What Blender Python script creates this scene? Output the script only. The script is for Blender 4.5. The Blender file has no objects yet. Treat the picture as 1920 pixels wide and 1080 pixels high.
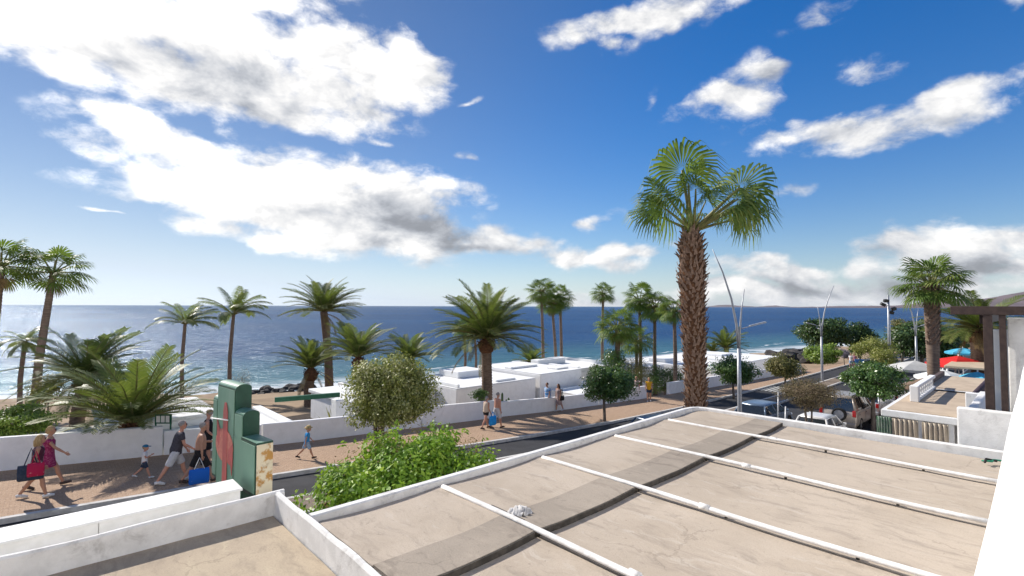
import bpy, bmesh, math, random
import numpy as np
from mathutils import Vector, Matrix, Euler, noise as mnoise

sc = bpy.context.scene
COL = sc.collection
R = math.radians
random.seed(7)
rng = np.random.default_rng(7)

# ------------------------------------------------------------------ camera
PITCH, ROLL, F = R(2.1), R(-0.18), 930.0
cam_d = bpy.data.cameras.new('camera')
cam_d.sensor_width = 36.0
cam_d.lens = 36.0 * F / 1920.0
cam_d.clip_start = 0.05
cam_d.clip_end = 120000.0
cam = bpy.data.objects.new('camera', cam_d)
COL.objects.link(cam)
cam.rotation_euler = (R(90) + PITCH, ROLL, 0)
sc.camera = cam
CM = Euler((R(90) + PITCH, ROLL, 0)).to_matrix()
CMI = CM.transposed()

# ------------------------------------------------------------------ sun, sky
SUN_AZ, SUN_EL = R(-55.0), R(37.0)          # azimuth from +Y towards +X
SUND = Vector((math.sin(SUN_AZ) * math.cos(SUN_EL), math.cos(SUN_AZ) * math.cos(SUN_EL), math.sin(SUN_EL)))
sun_d = bpy.data.lights.new('sun', 'SUN')
sun_d.energy = 4.0
sun_d.angle = R(0.53)
sun_d.color = (1.0, 0.94, 0.86)
sun = bpy.data.objects.new('sun', sun_d)
COL.objects.link(sun)
sun.rotation_euler = (-SUND).to_track_quat('-Z', 'Y').to_euler()

sc.view_settings.view_transform = 'Standard'
sc.view_settings.look = 'None'
sc.view_settings.exposure = 0.6
sc.view_settings.gamma = 1.0
sc.view_settings.use_curve_mapping = False
sc.render.engine = 'CYCLES'
sc.cycles.use_denoising = True
sc.cycles.max_bounces = 6
sc.cycles.diffuse_bounces = 3
sc.cycles.glossy_bounces = 3
sc.cycles.transmission_bounces = 4
sc.cycles.transparent_max_bounces = 8
sc.cycles.caustics_reflective = False
sc.cycles.caustics_refractive = False


def ray(px, py):
    """World direction through a pixel of the 1920x1080 photograph."""
    return (CM @ Vector(((px - 960) / F, -(py - 540) / F, -1.0)))


def at_z(px, py, z):
    d = ray(px, py)
    return d * (z / d.z)


def at_d(px, py, dist):
    d = ray(px, py)
    return d * (dist / d.y)


class NT:
    """Tiny helper to write node graphs."""
    def __init__(self, tree):
        self.t = tree
        tree.nodes.clear()

    def n(self, kind, **kw):
        nd = self.t.nodes.new(kind)
        for k, v in kw.items():
            if k == 'i':
                for kk, vv in v.items():
                    self.set(nd, kk, vv)
            else:
                setattr(nd, k, v)
        return nd

    def set(self, nd, key, val):
        s = nd.inputs[key]
        if hasattr(val, 'is_output') or isinstance(val, bpy.types.NodeSocket):
            self.t.links.new(val, s)
        else:
            s.default_value = val

    def math(self, op, a, b=None, c=None, clamp=False):
        nd = self.t.nodes.new('ShaderNodeMath')
        nd.operation = op
        nd.use_clamp = clamp
        self.set(nd, 0, a)
        if b is not None:
            self.set(nd, 1, b)
        if c is not None:
            self.set(nd, 2, c)
        return nd.outputs[0]

    def vmath(self, op, a, b=None, out=0, scale=None):
        nd = self.t.nodes.new('ShaderNodeVectorMath')
        nd.operation = op
        self.set(nd, 0, a)
        if b is not None:
            self.set(nd, 1, b)
        if scale is not None:
            self.set(nd, 'Scale', scale)
        return nd.outputs[out]

    def noise(self, vec, scale, detail=4.0, rough=0.55, dist=0.0, col=False):
        nd = self.t.nodes.new('ShaderNodeTexNoise')
        self.set(nd, 'Vector', vec)
        nd.inputs['Scale'].default_value = scale
        nd.inputs['Detail'].default_value = detail
        nd.inputs['Roughness'].default_value = rough
        nd.inputs['Distortion'].default_value = dist
        return nd.outputs['Color' if col else 'Fac']

    def ss(self, x, a, b, lo=0.0, hi=1.0):
        nd = self.t.nodes.new('ShaderNodeMapRange')
        nd.interpolation_type = 'SMOOTHSTEP'
        self.set(nd, 'Value', x)
        self.set(nd, 'From Min', a)
        self.set(nd, 'From Max', b)
        self.set(nd, 'To Min', lo)
        self.set(nd, 'To Max', hi)
        return nd.outputs[0]

    def mix(self, fac, a, b, blend='MIX'):
        nd = self.t.nodes.new('ShaderNodeMix')
        nd.data_type = 'RGBA'
        nd.blend_type = blend
        self.set(nd, 0, fac)
        self.set(nd, 6, c4(a))
        self.set(nd, 7, c4(b))
        return nd.outputs[2]


def c4(c):
    if isinstance(c, (tuple, list)) and len(c) == 3:
        return (c[0], c[1], c[2], 1.0)
    return c


def azel(px, py):
    d = ray(px, py).normalized()
    return math.degrees(math.atan2(d.x, d.y)), math.degrees(math.asin(d.z))


def build_world():
    w = bpy.data.worlds.new('World')
    sc.world = w
    w.use_nodes = True
    T = NT(w.node_tree)
    sky = T.n('ShaderNodeTexSky', sky_type='NISHITA')
    sky.sun_disc = False
    sky.sun_elevation = SUN_EL
    sky.sun_rotation = SUN_AZ
    sky.altitude = 20.0
    sky.air_density = 1.0
    sky.dust_density = 0.0
    sky.ozone_density = 4.0
    geo = T.n('ShaderNodeNewGeometry')
    d = T.vmath('SCALE', geo.outputs['Incoming'], scale=-1.0)
    sep = T.n('ShaderNodeSeparateXYZ', i={0: d})
    x, y, z = sep.outputs
    # sea haze whitens the lowest few degrees all the way round
    zz = T.math('MAXIMUM', z, 0.0)
    hz = T.math('MULTIPLY', T.math('POWER', 2.718, T.math('MULTIPLY', zz, -8.0)), 0.85)
    sdot = T.vmath('DOT_PRODUCT', d, tuple(SUND), out=1)
    hz = T.math('MINIMUM', T.math('ADD', hz, T.ss(sdot, 0.35, 1.0, 0.0, 0.55)), 0.95)
    lum = T.n('ShaderNodeRGBToBW', i={0: sky.outputs[0]}).outputs[0]
    hazec = T.vmath('SCALE', (0.86, 0.96, 1.06), scale=T.math('MULTIPLY', lum, 0.70))
    skyc = T.mix(hz, sky.outputs[0], hazec)
    hsv = T.n('ShaderNodeHueSaturation', i={'Hue': 0.508, 'Saturation': 1.34, 'Value': 1.0, 'Color': skyc})
    bg1 = T.n('ShaderNodeBackground', i={'Color': hsv.outputs[0], 'Strength': 0.094})
    az = T.math('MULTIPLY', T.math('ARCTAN2', x, y), 180 / math.pi)
    el = T.math('MULTIPLY', T.math('ARCSINE', z), 180 / math.pi)
    P = T.n('ShaderNodeCombineXYZ', i={0: az, 1: el, 2: 0.0}).outputs[0]
    # domain warp so that the cloud outlines billow
    zs = T.n('ShaderNodeCombineXYZ', i={0: x, 1: y, 2: T.math('MULTIPLY', z, 1.7)}).outputs[0]
    wv = T.vmath('SUBTRACT', T.noise(zs, 4.5, 3.0, 0.5, col=True), (0.5, 0.5, 0.5))
    Pw = T.vmath('ADD', P, T.vmath('MULTIPLY', wv, (9.0, 6.0, 0.0)))
    fb = T.noise(zs, 8.0, 7.0, 0.62, 0.25)
    fine = T.noise(zs, 30.0, 5.0, 0.7, 0.35)

    def billow(scale, src):
        v = T.n('ShaderNodeTexVoronoi', feature='F1', i={'Vector': src, 'Scale': scale, 'Detail': 1.0, 'Roughness': 0.5})
        return v.outputs['Distance']
    zw = T.vmath('ADD', zs, T.vmath('SCALE', wv, scale=0.05))
    bil = T.math('MULTIPLY_ADD', billow(13.0, zw), -0.9, 0.42)
    offs = (SUND.x * 0.02, SUND.y * 0.02, 0.035)
    fb2 = T.noise(T.vmath('ADD', zs, offs), 8.0, 5.0, 0.6, 0.25)

    def ellipses(lst):
        out = None
        for (cx, cy, mx, my, mr, amp) in lst:
            a0, e0 = azel(cx, cy)
            a1, e1 = azel(cx + mx, cy + my)
            ln = math.hypot(mx, my)
            a2, e2 = azel(cx - my / ln * mr, cy + mx / ln * mr)
            ra = math.hypot(a1 - a0, e1 - e0)
            rb = math.hypot(a2 - a0, e2 - e0)
            mp = T.n('ShaderNodeMapping', vector_type='TEXTURE')
            T.set(mp, 'Vector', Pw)
            mp.inputs['Location'].default_value = (a0, e0, 0)
            mp.inputs['Rotation'].default_value = (0, 0, math.atan2(e1 - e0, a1 - a0))
            mp.inputs['Scale'].default_value = (ra, rb, 1)
            ln_ = T.vmath('LENGTH', mp.outputs[0], out=1)
            m = T.math('MULTIPLY_ADD', ln_, -amp, amp)
            out = m if out is None else T.math('SMOOTH_MAX', out, m, 0.12)
        return out

    clouds = [  # centre, major axis, minor radius (photo pixels), weight
        (60, 30, 360, 100, 120, 1.0), (380, 115, 430, 75, 122, 1.1), (620, 125, 235, 40, 92, 1.0),
        (330, -40, 330, 30, 90, 1.0), (770, 130, 95, 35, 62, 0.8), (160, 150, 160, 70, 40, 0.7),
        (560, 358, 355, 42, 92, 1.1), (300, 268, 170, 60, 42, 1.0), (700, 425, 320, 50, 66, 0.9), (380, 345, 170, 40, 50, 0.8),
        (560, 448, 270, 36, 34, 0.7), (960, 470, 290, 14, 34, 0.75), (1180, 455, 110, -8, 24, 0.6),
        (180, 400, 55, 8, 6, 0.4), (900, 178, 20, -2, 9, 0.35), (700, 258, 40, 10, 12, 0.3), (880, 310, 40, 14, 14, 0.3),
        (1240, 20, 190, -55, 40, 0.7), (1070, 65, 70, -20, 24, 0.4), (1140, 80, 60, -10, 20, 0.4),
        (1370, 192, 135, 4, 46, 0.62), (1405, 135, 55, -10, 40, 0.5),
        (1620, 240, 230, -35, 46, 0.72), (1810, 185, 190, -70, 44, 0.72), (1470, 265, 100, 4, 20, 0.35),
        (1600, 135, 75, 0, 20, 0.2), (1222, 175, 12, -16, 12, 0.25), (1535, 15, 45, -14, 14, 0.2),
        (1500, 357, 62, -6, 10, 0.25), (1100, 411, 56, -8, 10, 0.3),
        (1480, 506, 210, 4, 30, 1.0), (1720, 482, 290, -28, 58, 1.2), (1890, 470, 220, -16, 66, 1.2),
        (1650, 530, 340, 2, 38, 1.1), (1400, 545, 190, 0, 24, 0.8), (1170, 558, 210, 0, 18, 0.6), (1090, 490, 190, -6, 16, 0.45),
        (1920, 8, 50, 0, 22, 0.25),
    ]
    m = ellipses(clouds)
    # clouds go on outside the picture with the same kind of cover
    low = T.noise(zs, 1.9, 2.0, 0.5)
    gen = T.math('MULTIPLY_ADD', low, 5.0, -2.65)
    side = T.ss(T.math('ABSOLUTE', az), 47.0, 56.0)
    up = T.ss(el, 33.0, 40.0)
    outw = T.math('MAXIMUM', side, up)
    belowh = T.ss(el, 0.0, 4.0)
    gen = T.math('MULTIPLY_ADD', T.math('SUBTRACT', 1.0, T.math('MULTIPLY', outw, belowh)), -3.0, gen)
    m = T.math('MAXIMUM', m, gen)
    mc = T.math('MINIMUM', m, 0.55)
    dens = T.math('ADD', T.math('MULTIPLY', mc, 1.9),
                  T.math('ADD', bil, T.math('ADD', T.math('MULTIPLY_ADD', fb, 2.0, -1.0), T.math('MULTIPLY_ADD', fine, 1.0, -0.5))))
    alpha = T.ss(dens, -0.32, 0.68)
    alpha = T.math('MULTIPLY', alpha, T.ss(m, -0.35, 0.12))
    # grey undersides where the cloud is thick, bright where it faces the sun
    greys = ellipses([(420, 165, 330, 65, 85, 1.15), (650, 190, 190, 30, 55, 0.8), (60, 60, 120, 40, 40, 0.4), (760, 410, 260, 45, 60, 0.75),
                      (560, 380, 180, 20, 40, 0.5), (880, 470, 120, 10, 30, 0.6), (1700, 520, 280, 0, 45, 0.9),
                      (1860, 500, 160, 0, 40, 0.8), (1480, 525, 150, 4, 20, 0.6), (1680, 265, 170, -25, 30, 0.35)])
    gen_g = T.math('MULTIPLY', T.math('MULTIPLY', T.ss(gen, 0.2, 1.0), outw), 0.7)
    thick = T.ss(T.math('MAXIMUM', T.math('MULTIPLY', greys, 0.95), gen_g), 0.0, 0.75)
    rel = T.math('SUBTRACT', fb, fb2)
    br = T.math('ADD', T.math('MULTIPLY_ADD', thick, -0.27, 0.60), T.math('ADD', T.math('MULTIPLY', rel, 1.0), T.math('MULTIPLY', bil, 0.10)))
    br = T.math('ADD', br, T.math('MULTIPLY', T.math('SUBTRACT', T.noise(zs, 11.0, 6.0, 0.6), 0.5), 0.5))
    # brighter towards the sun
    sd = T.vmath('DOT_PRODUCT', d, tuple(SUND), out=1)
    br = T.math('ADD', br, T.math('MULTIPLY_ADD', thick, -0.12, T.math('ADD', T.ss(sd, 0.55, 1.0, 0.0, 0.36), T.ss(sd, 0.2, -0.7, 0.0, 0.25))))
    br = T.math('MINIMUM', T.math('SMOOTH_MAX', br, 0.24, 0.12), 1.0)
    ccol = T.mix(T.ss(br, 0.3, 0.75), (0.88, 0.92, 1.0), (1.0, 0.985, 0.965))
    bg2 = T.n('ShaderNodeBackground', i={'Color': ccol, 'Strength': br})
    ms = T.n('ShaderNodeMixShader', i={0: T.math('MULTIPLY', alpha, 0.97), 1: bg1.outputs[0], 2: bg2.outputs[0]})
    out = T.n('ShaderNodeOutputWorld')
    T.t.links.new(ms.outputs[0], out.inputs[0])
    w.cycles.sampling_method = 'MANUAL'
    w.cycles.sample_map_resolution = 512


build_world()

# ------------------------------------------------------------------ street frame
A = R(47.0)
E1 = Vector((math.sin(A), math.cos(A), 0))       # along the street, to the right and away
E2 = Vector((-math.cos(A), math.sin(A), 0))      # across the street, towards the sea


def W(s, t, z=0.0):
    return Vector((E1.x * s + E2.x * t, E1.y * s + E2.y * t, z))


def ST(p):
    return p.x * E1.x + p.y * E1.y, p.x * E2.x + p.y * E2.y


SEA = -9.2
_gs = [-80, -15, -2, 3, 7, 17, 24, 32, 45, 100, 300, 4000]
_gz = [-3.6, -4.55, -5.02, -5.28, -5.55, -6.2, -6.58, -6.85, -7.05, -7.35, -7.6, -7.6]


def gz(s):
    return float(np.interp(s, _gs, _gz))


_ws = [-80, -12, -1.2, 3.2, 6.8, 19, 37.5, 62, 130]
_wt = [22.6, 22.4, 21.9, 21.3, 20.9, 21.3, 20.3, 18.6, 14.5]


def wall_t(s):
    return float(np.interp(s, _ws, _wt))


_ss = [-3000, -200, -60, -4, 20, 60, 118, 200, 400, 1000, 4000]
_st = [300, 150, 100, 71, 56.5, 49, 37, 22, -20, -150, -700]


def shore_t(s):
    return float(np.interp(s, _ss, _st))


def H(s, t):
    """Height of the bare ground."""
    g = gz(s)
    tw, ts = wall_t(s), shore_t(s)
    if t > ts:
        return SEA - 0.02 - min(6.0, 0.05 * (t - ts) + 0.0006 * (t - ts) ** 2)
    if t <= tw + 0.1 or ts < tw + 2:
        return g - 0.16
    a = tw + 0.1
    b = max(a + 1, ts - 9)
    if t > b:
        return -8.75 + (SEA + 8.75) * (t - b) / max(ts - b, 1e-3)
    f = min(1, (t - a) / (b - a))
    return (g - 0.55) + (-8.75 - (g - 0.55)) * f ** 0.7


def ground_at(px, py):
    d = ray(px, py)
    d = d / d.y
    y = 8.0
    while y < 400:
        p = d * y
        s, t = ST(p)
        if p.z <= H(s, t):
            return p
        y += 0.1
    return d * 60


def on_ground(px, dist, lift=0.0):
    """Ground point at a pixel column and a distance in front of the camera."""
    p = at_d(px, 620, dist)
    s, t = ST(p)
    return Vector((p.x, p.y, H(s, t) + lift))


# ------------------------------------------------------------------ object helpers
def tag(o, label=None, cat=None, group=None, kind=None):
    if label:
        o['label'] = label
    if cat:
        o['category'] = cat
    if group:
        o['group'] = group
    if kind:
        o['kind'] = kind
    return o


def empty(name, loc=(0, 0, 0), rz=0.0, label=None, cat=None, group=None):
    o = bpy.data.objects.new(name, None)
    o.empty_display_size = 0.2
    COL.objects.link(o)
    o.location = loc
    o.rotation_euler = (0, 0, rz)
    return tag(o, label, cat, group)


def link(name, me, parent=None, mat=None):
    o = bpy.data.objects.new(name, me)
    COL.objects.link(o)
    if mat is not None and len(me.materials) == 0:
        for m in (mat if isinstance(mat, (list, tuple)) else [mat]):
            me.materials.append(m)
    if parent is not None:
        o.parent = parent
    return o


class MB:
    """Collects boxes, tubes and sheets; build() links them as ONE mesh object."""
    def __init__(self):
        self.v, self.f, self.m, self.sm = [], [], [], []

    def add(self, vs, fs, mi=0, smooth=False):
        b = len(self.v)
        self.v += [tuple(v) for v in vs]
        for f in fs:
            self.f.append([i + b for i in f])
            self.m.append(mi)
            self.sm.append(smooth)
        return self

    def box(self, x0, x1, y0, y1, z0, z1, M=None, mi=0):
        vs = [Vector((x, y, z)) for z in (z0, z1) for (x, y) in ((x0, y0), (x1, y0), (x1, y1), (x0, y1))]
        if M is not None:
            vs = [M @ v for v in vs]
        return self.add(vs, [(3, 2, 1, 0), (4, 5, 6, 7), (0, 1, 5, 4), (1, 2, 6, 5), (2, 3, 7, 6), (3, 0, 4, 7)], mi)

    def prism(self, poly, z0, z1, mi=0):
        """poly: ccw list of (x, y); z0, z1 numbers or lists."""
        n = len(poly)
        a = z0 if isinstance(z0, (list, tuple)) else [z0] * n
        b = z1 if isinstance(z1, (list, tuple)) else [z1] * n
        vs = [(p[0], p[1], a[i]) for i, p in enumerate(poly)] + [(p[0], p[1], b[i]) for i, p in enumerate(poly)]
        fs = [tuple(reversed(range(n))), tuple(range(n, 2 * n))]
        fs += [(i, (i + 1) % n, n + (i + 1) % n, n + i) for i in range(n)]
        return self.add(vs, fs, mi)

    def stbox(self, s0, s1, t0, t1, z0, z1, mi=0):
        """Box aligned with the street frame."""
        poly = [W(s0, t0), W(s1, t0), W(s1, t1), W(s0, t1)]
        return self.prism([(p.x, p.y) for p in poly], z0, z1, mi)

    def tube(self, pts, rad, n=8, mi=0, smooth=True, cap=True, ry=None, up=None):
        """Loft of ellipses along a list of points."""
        pts = [Vector(p) for p in pts]
        k = len(pts)
        rad = rad if isinstance(rad, (list, tuple)) else [rad] * k
        ry = rad if ry is None else ry
        vs, fs = [], []
        ref = Vector(up) if up else None
        for i, p in enumerate(pts):
            d = (pts[min(i + 1, k - 1)] - pts[max(i - 1, 0)])
            d = d.normalized() if d.length > 1e-9 else Vector((0, 0, 1))
            if ref is None:
                ref = Vector((1, 0, 0)) if abs(d.x) < 0.8 else Vector((0, 1, 0))
            u = (ref - d * ref.dot(d))
            u = u.normalized() if u.length > 1e-6 else d.orthogonal().normalized()
            v = d.cross(u)
            ref = u
            for j in range(n):
                a = 2 * math.pi * j / n
                vs.append(p + u * (rad[i] * math.cos(a)) + v * (ry[i] * math.sin(a)))
        for i in range(k - 1):
            for j in range(n):
                fs.append((i * n + j, i * n + (j + 1) % n, (i + 1) * n + (j + 1) % n, (i + 1) * n + j))
        if cap:
            fs.append(tuple(reversed(range(n))))
            fs.append(tuple(range((k - 1) * n, k * n)))
        return self.add(vs, fs, mi, smooth)

    def ball(self, c, r, n=10, m=7, mi=0, M=None):
        rx, ry, rz = r if isinstance(r, (list, tuple)) else (r, r, r)
        vs, fs = [], []
        for i in range(m + 1):
            th = math.pi * (0.02 + 0.96 * i / m)
            for j in range(n):
                a = 2 * math.pi * j / n
                vs.append(Vector((c[0] + rx * math.sin(th) * math.cos(a), c[1] + ry * math.sin(th) * math.sin(a),
                                  c[2] - rz * math.cos(th))))
        for i in range(m):
            for j in range(n):
                fs.append((i * n + j, i * n + (j + 1) % n, (i + 1) * n + (j + 1) % n, (i + 1) * n + j))
        fs.append(tuple(reversed(range(n))))
        fs.append(tuple(range(m * n, (m + 1) * n)))
        if M is not None:
            vs = [M @ v for v in vs]
        return self.add(vs, fs, mi, True)

    def mesh(self, name):
        me = bpy.data.meshes.new(name)
        me.from_pydata(self.v, [], self.f)
        me.polygons.foreach_set('material_index', self.m)
        me.polygons.foreach_set('use_smooth', self.sm)
        me.update()
        return me

    def build(self, name, mat, parent=None, bevel=0.0):
        o = link(name, self.mesh(name), parent, mat)
        if bevel:
            b = o.modifiers.new('bevel', 'BEVEL')
            b.width = bevel
            b.segments = 2
            b.limit_method = 'ANGLE'
        return o


def np_mesh(name, verts, quads, smooth=False):
    """Fast quad mesh from numpy arrays."""
    me = bpy.data.meshes.new(name)
    verts = np.asarray(verts, dtype=np.float32)
    quads = np.asarray(quads, dtype=np.int32)
    k = quads.shape[1]
    me.vertices.add(len(verts))
    me.vertices.foreach_set('co', verts.ravel())
    me.loops.add(quads.size)
    me.loops.foreach_set('vertex_index', quads.ravel())
    me.polygons.add(len(quads))
    me.polygons.foreach_set('loop_start', np.arange(0, quads.size, k, dtype=np.int32))
    me.polygons.foreach_set('loop_total', np.full(len(quads), k, dtype=np.int32))
    me.polygons.foreach_set('use_smooth', np.full(len(quads), smooth, dtype=bool))
    me.update(calc_edges=True)
    return me


# ------------------------------------------------------------------ materials
MATS = {}


def mat(name, col, col2=None, rough=0.85, scale=6.0, bump=0.0, bscale=None, spec=0.3, metal=0.0,
        stain=None, stain_amt=0.0, stain_scale=1.3, stretch=(1, 1, 1), detail=6.0, sharp=(0.35, 0.65)):
    m = bpy.data.materials.new(name)
    m.use_nodes = True
    T = NT(m.node_tree)
    co = T.n('ShaderNodeTexCoord').outputs['Object']
    mp = T.n('ShaderNodeMapping', i={'Vector': co, 'Scale': stretch}).outputs[0]
    c = c4(col)
    if col2 is not None:
        c = T.mix(T.ss(T.noise(mp, scale, detail, 0.6), sharp[0], sharp[1]), col, col2)
    if stain is not None:
        f = T.math('MULTIPLY', T.ss(T.noise(mp, stain_scale, 8.0, 0.7, 0.4), 0.5, 0.75), stain_amt)
        c = T.mix(f, c, stain)
    p = T.n('ShaderNodeBsdfPrincipled', i={'Base Color': c, 'Roughness': rough, 'Metallic': metal,
                                          'Specular IOR Level': spec})
    if bump:
        b = T.n('ShaderNodeBump', i={'Strength': bump, 'Distance': 0.02,
                                     'Height': T.noise(mp, bscale or scale * 4, 6.0, 0.65)})
        T.t.links.new(b.outputs[0], p.inputs['Normal'])
    o = T.n('ShaderNodeOutputMaterial')
    T.t.links.new(p.outputs[0], o.inputs[0])
    MATS[name] = m
    return m


def leafmat(name, cols, trans=0.35, rough=0.5, spec=0.4):
    """Foliage: each leaf takes one of a range of colours and lets some light through."""
    m = bpy.data.materials.new(name)
    m.use_nodes = True
    T = NT(m.node_tree)
    g = T.n('ShaderNodeNewGeometry')
    co = T.n('ShaderNodeTexCoord').outputs['Object']
    oi = T.n('ShaderNodeObjectInfo').outputs['Random']
    f = T.math('ADD', T.math('MULTIPLY', g.outputs['Random Per Island'], 0.55),
               T.math('ADD', T.math('MULTIPLY_ADD', T.noise(co, 1.6, 3.0, 0.5), 1.1, -0.36), T.math('MULTIPLY', oi, 0.12)))
    r = T.n('ShaderNodeValToRGB', i={0: f})
    r.color_ramp.elements[0].position = 0.12
    r.color_ramp.elements[1].position = 0.9
    r.color_ramp.elements[0].color = c4(cols[0])
    r.color_ramp.elements[1].color = c4(cols[-1])
    for k, c in enumerate(cols[1:-1]):
        e = r.color_ramp.elements.new(0.12 + 0.78 * (k + 1) / (len(cols) - 1))
        e.color = c4(c)
    p = T.n('ShaderNodeBsdfPrincipled', i={'Base Color': r.outputs[0], 'Roughness': rough, 'Specular IOR Level': spec})
    tr = T.n('ShaderNodeBsdfTranslucent', i={'Color': T.mix(0.5, r.outputs[0], (0.25, 0.35, 0.03))})
    mx = T.n('ShaderNodeMixShader', i={0: trans, 1: p.outputs[0], 2: tr.outputs[0]})
    o = T.n('ShaderNodeOutputMaterial')
    T.t.links.new(mx.outputs[0], o.inputs[0])
    MATS[name] = m
    return m


def glassmat(name, col=(0.02, 0.025, 0.03), rough=0.05):
    return mat(name, col, rough=rough, spec=0.9)


PLASTER = mat('white_plaster', (0.88, 0.87, 0.86), (0.83, 0.82, 0.81), 0.9, 3.0, 0.15, 30, 0.2,
              stain=(0.55, 0.53, 0.50), stain_amt=0.3, stain_scale=2.2)
CLEANW = mat('clean_white_plaster', (0.84, 0.84, 0.83), (0.80, 0.80, 0.79), 0.9, 2.0, 0.08, 40, 0.2)
ROOFW = mat('white_roof_paint', (0.84, 0.84, 0.83), (0.77, 0.77, 0.76), 0.9, 0.8, 0.1, 12, 0.2,
            stain=(0.5, 0.49, 0.47), stain_amt=0.45, stain_scale=0.7)
GREYP = mat('weathered_plaster', (0.80, 0.79, 0.77), (0.70, 0.69, 0.67), 0.9, 4.0, 0.3, 40, 0.2,
            stain=(0.3, 0.28, 0.26), stain_amt=0.55, stain_scale=3.5)
PAINTW = mat('white_paint', (0.80, 0.80, 0.79), (0.72, 0.72, 0.70), 0.6, 5.0)


def concrete(name, c1, c2, dark, light, amt=0.7):
    """Weathered screed: patches, streaks across the roof, blotches and grain."""
    m = bpy.data.materials.new(name)
    m.use_nodes = True
    T = NT(m.node_tree)
    co = T.n('ShaderNodeTexCoord').outputs['Object']
    mp = T.n('ShaderNodeMapping', i={'Vector': co, 'Rotation': (0, 0, -(math.pi / 2 - R(47.0)))}).outputs[0]
    wrp = T.vmath('ADD', mp, T.vmath('SCALE', T.noise(mp, 1.4, 3.0, 0.5, col=True), scale=0.5))
    st = T.n('ShaderNodeMapping', i={'Vector': wrp, 'Scale': (2.6, 0.5, 1)}).outputs[0]
    c = T.mix(T.ss(T.noise(wrp, 0.55, 6.0, 0.62), 0.36, 0.64), c1, c2)
    c = T.mix(T.math('MULTIPLY', T.ss(T.noise(st, 1.6, 7.0, 0.7), 0.48, 0.72), amt), c, dark)
    c = T.mix(T.math('MULTIPLY', T.ss(T.noise(st, 2.3, 6.0, 0.66, 0.5), 0.55, 0.72), 0.6), c, light)
    c = T.mix(T.math('MULTIPLY', T.ss(T.noise(wrp, 2.1, 9.0, 0.78), 0.57, 0.68), amt * 0.75), c, dark)
    c = T.mix(T.math('MULTIPLY', T.ss(T.noise(mp, 9.0, 6.0, 0.8), 0.60, 0.70), 0.55), c, tuple(x * 0.6 for x in dark))
    c = T.mix(T.math('MULTIPLY', T.ss(T.noise(mp, 55.0, 3.0, 0.7), 0.45, 0.75), 0.35), c, dark)
    vo = T.n('ShaderNodeTexVoronoi', feature='DISTANCE_TO_EDGE', i={'Vector': T.vmath('ADD', mp, T.vmath('SCALE', T.noise(mp, 2.5, 4.0, 0.6, col=True), scale=0.6)), 'Scale': 0.55})
    crk = T.math('MULTIPLY', T.ss(vo.outputs['Distance'], 0.004, 0.012, 1.0, 0.0), T.ss(T.noise(mp, 0.7, 3.0, 0.5), 0.52, 0.62))
    c = T.mix(T.math('MULTIPLY', crk, 0.22), c, tuple(x * 0.35 for x in dark))
    p = T.n('ShaderNodeBsdfPrincipled', i={'Base Color': c, 'Roughness': 0.92, 'Specular IOR Level': 0.15})
    b = T.n('ShaderNodeBump', i={'Strength': 0.35, 'Distance': 0.02,
                                 'Height': T.math('ADD', T.noise(mp, 30.0, 6.0, 0.7), T.math('MULTIPLY', T.noise(st, 2.0, 5.0, 0.6), 2.0))})
    T.t.links.new(b.outputs[0], p.inputs['Normal'])
    o = T.n('ShaderNodeOutputMaterial')
    T.t.links.new(p.outputs[0], o.inputs[0])
    return m


CONC = concrete('roof_concrete', (0.475, 0.405, 0.33), (0.415, 0.35, 0.28), (0.27, 0.23, 0.19), (0.53, 0.475, 0.41))
CONC2 = concrete('rough_roof_concrete', (0.36, 0.31, 0.255), (0.30, 0.26, 0.215), (0.19, 0.16, 0.135), (0.44, 0.38, 0.31), 0.8)
DARKJ = mat('dark_joint_and_shade', (0.05, 0.045, 0.04), (0.09, 0.08, 0.07), 0.9, 8.0)  # joints and small dark fittings, also the painted shadow line at the roof edge
GRAVEL = concrete('roof_screed', (0.46, 0.38, 0.28), (0.38, 0.31, 0.235), (0.24, 0.2, 0.16), (0.54, 0.46, 0.33), 0.6)
DARKWOOD = mat('dark_brown_wood', (0.035, 0.022, 0.02), (0.055, 0.035, 0.03), 0.55, 10.0, 0.2)
STEEL = mat('galvanised_steel', (0.42, 0.43, 0.45), (0.34, 0.35, 0.37), 0.45, 6.0, metal=0.5)
BLACKP = mat('black_plastic', (0.02, 0.02, 0.02), rough=0.5)

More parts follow.
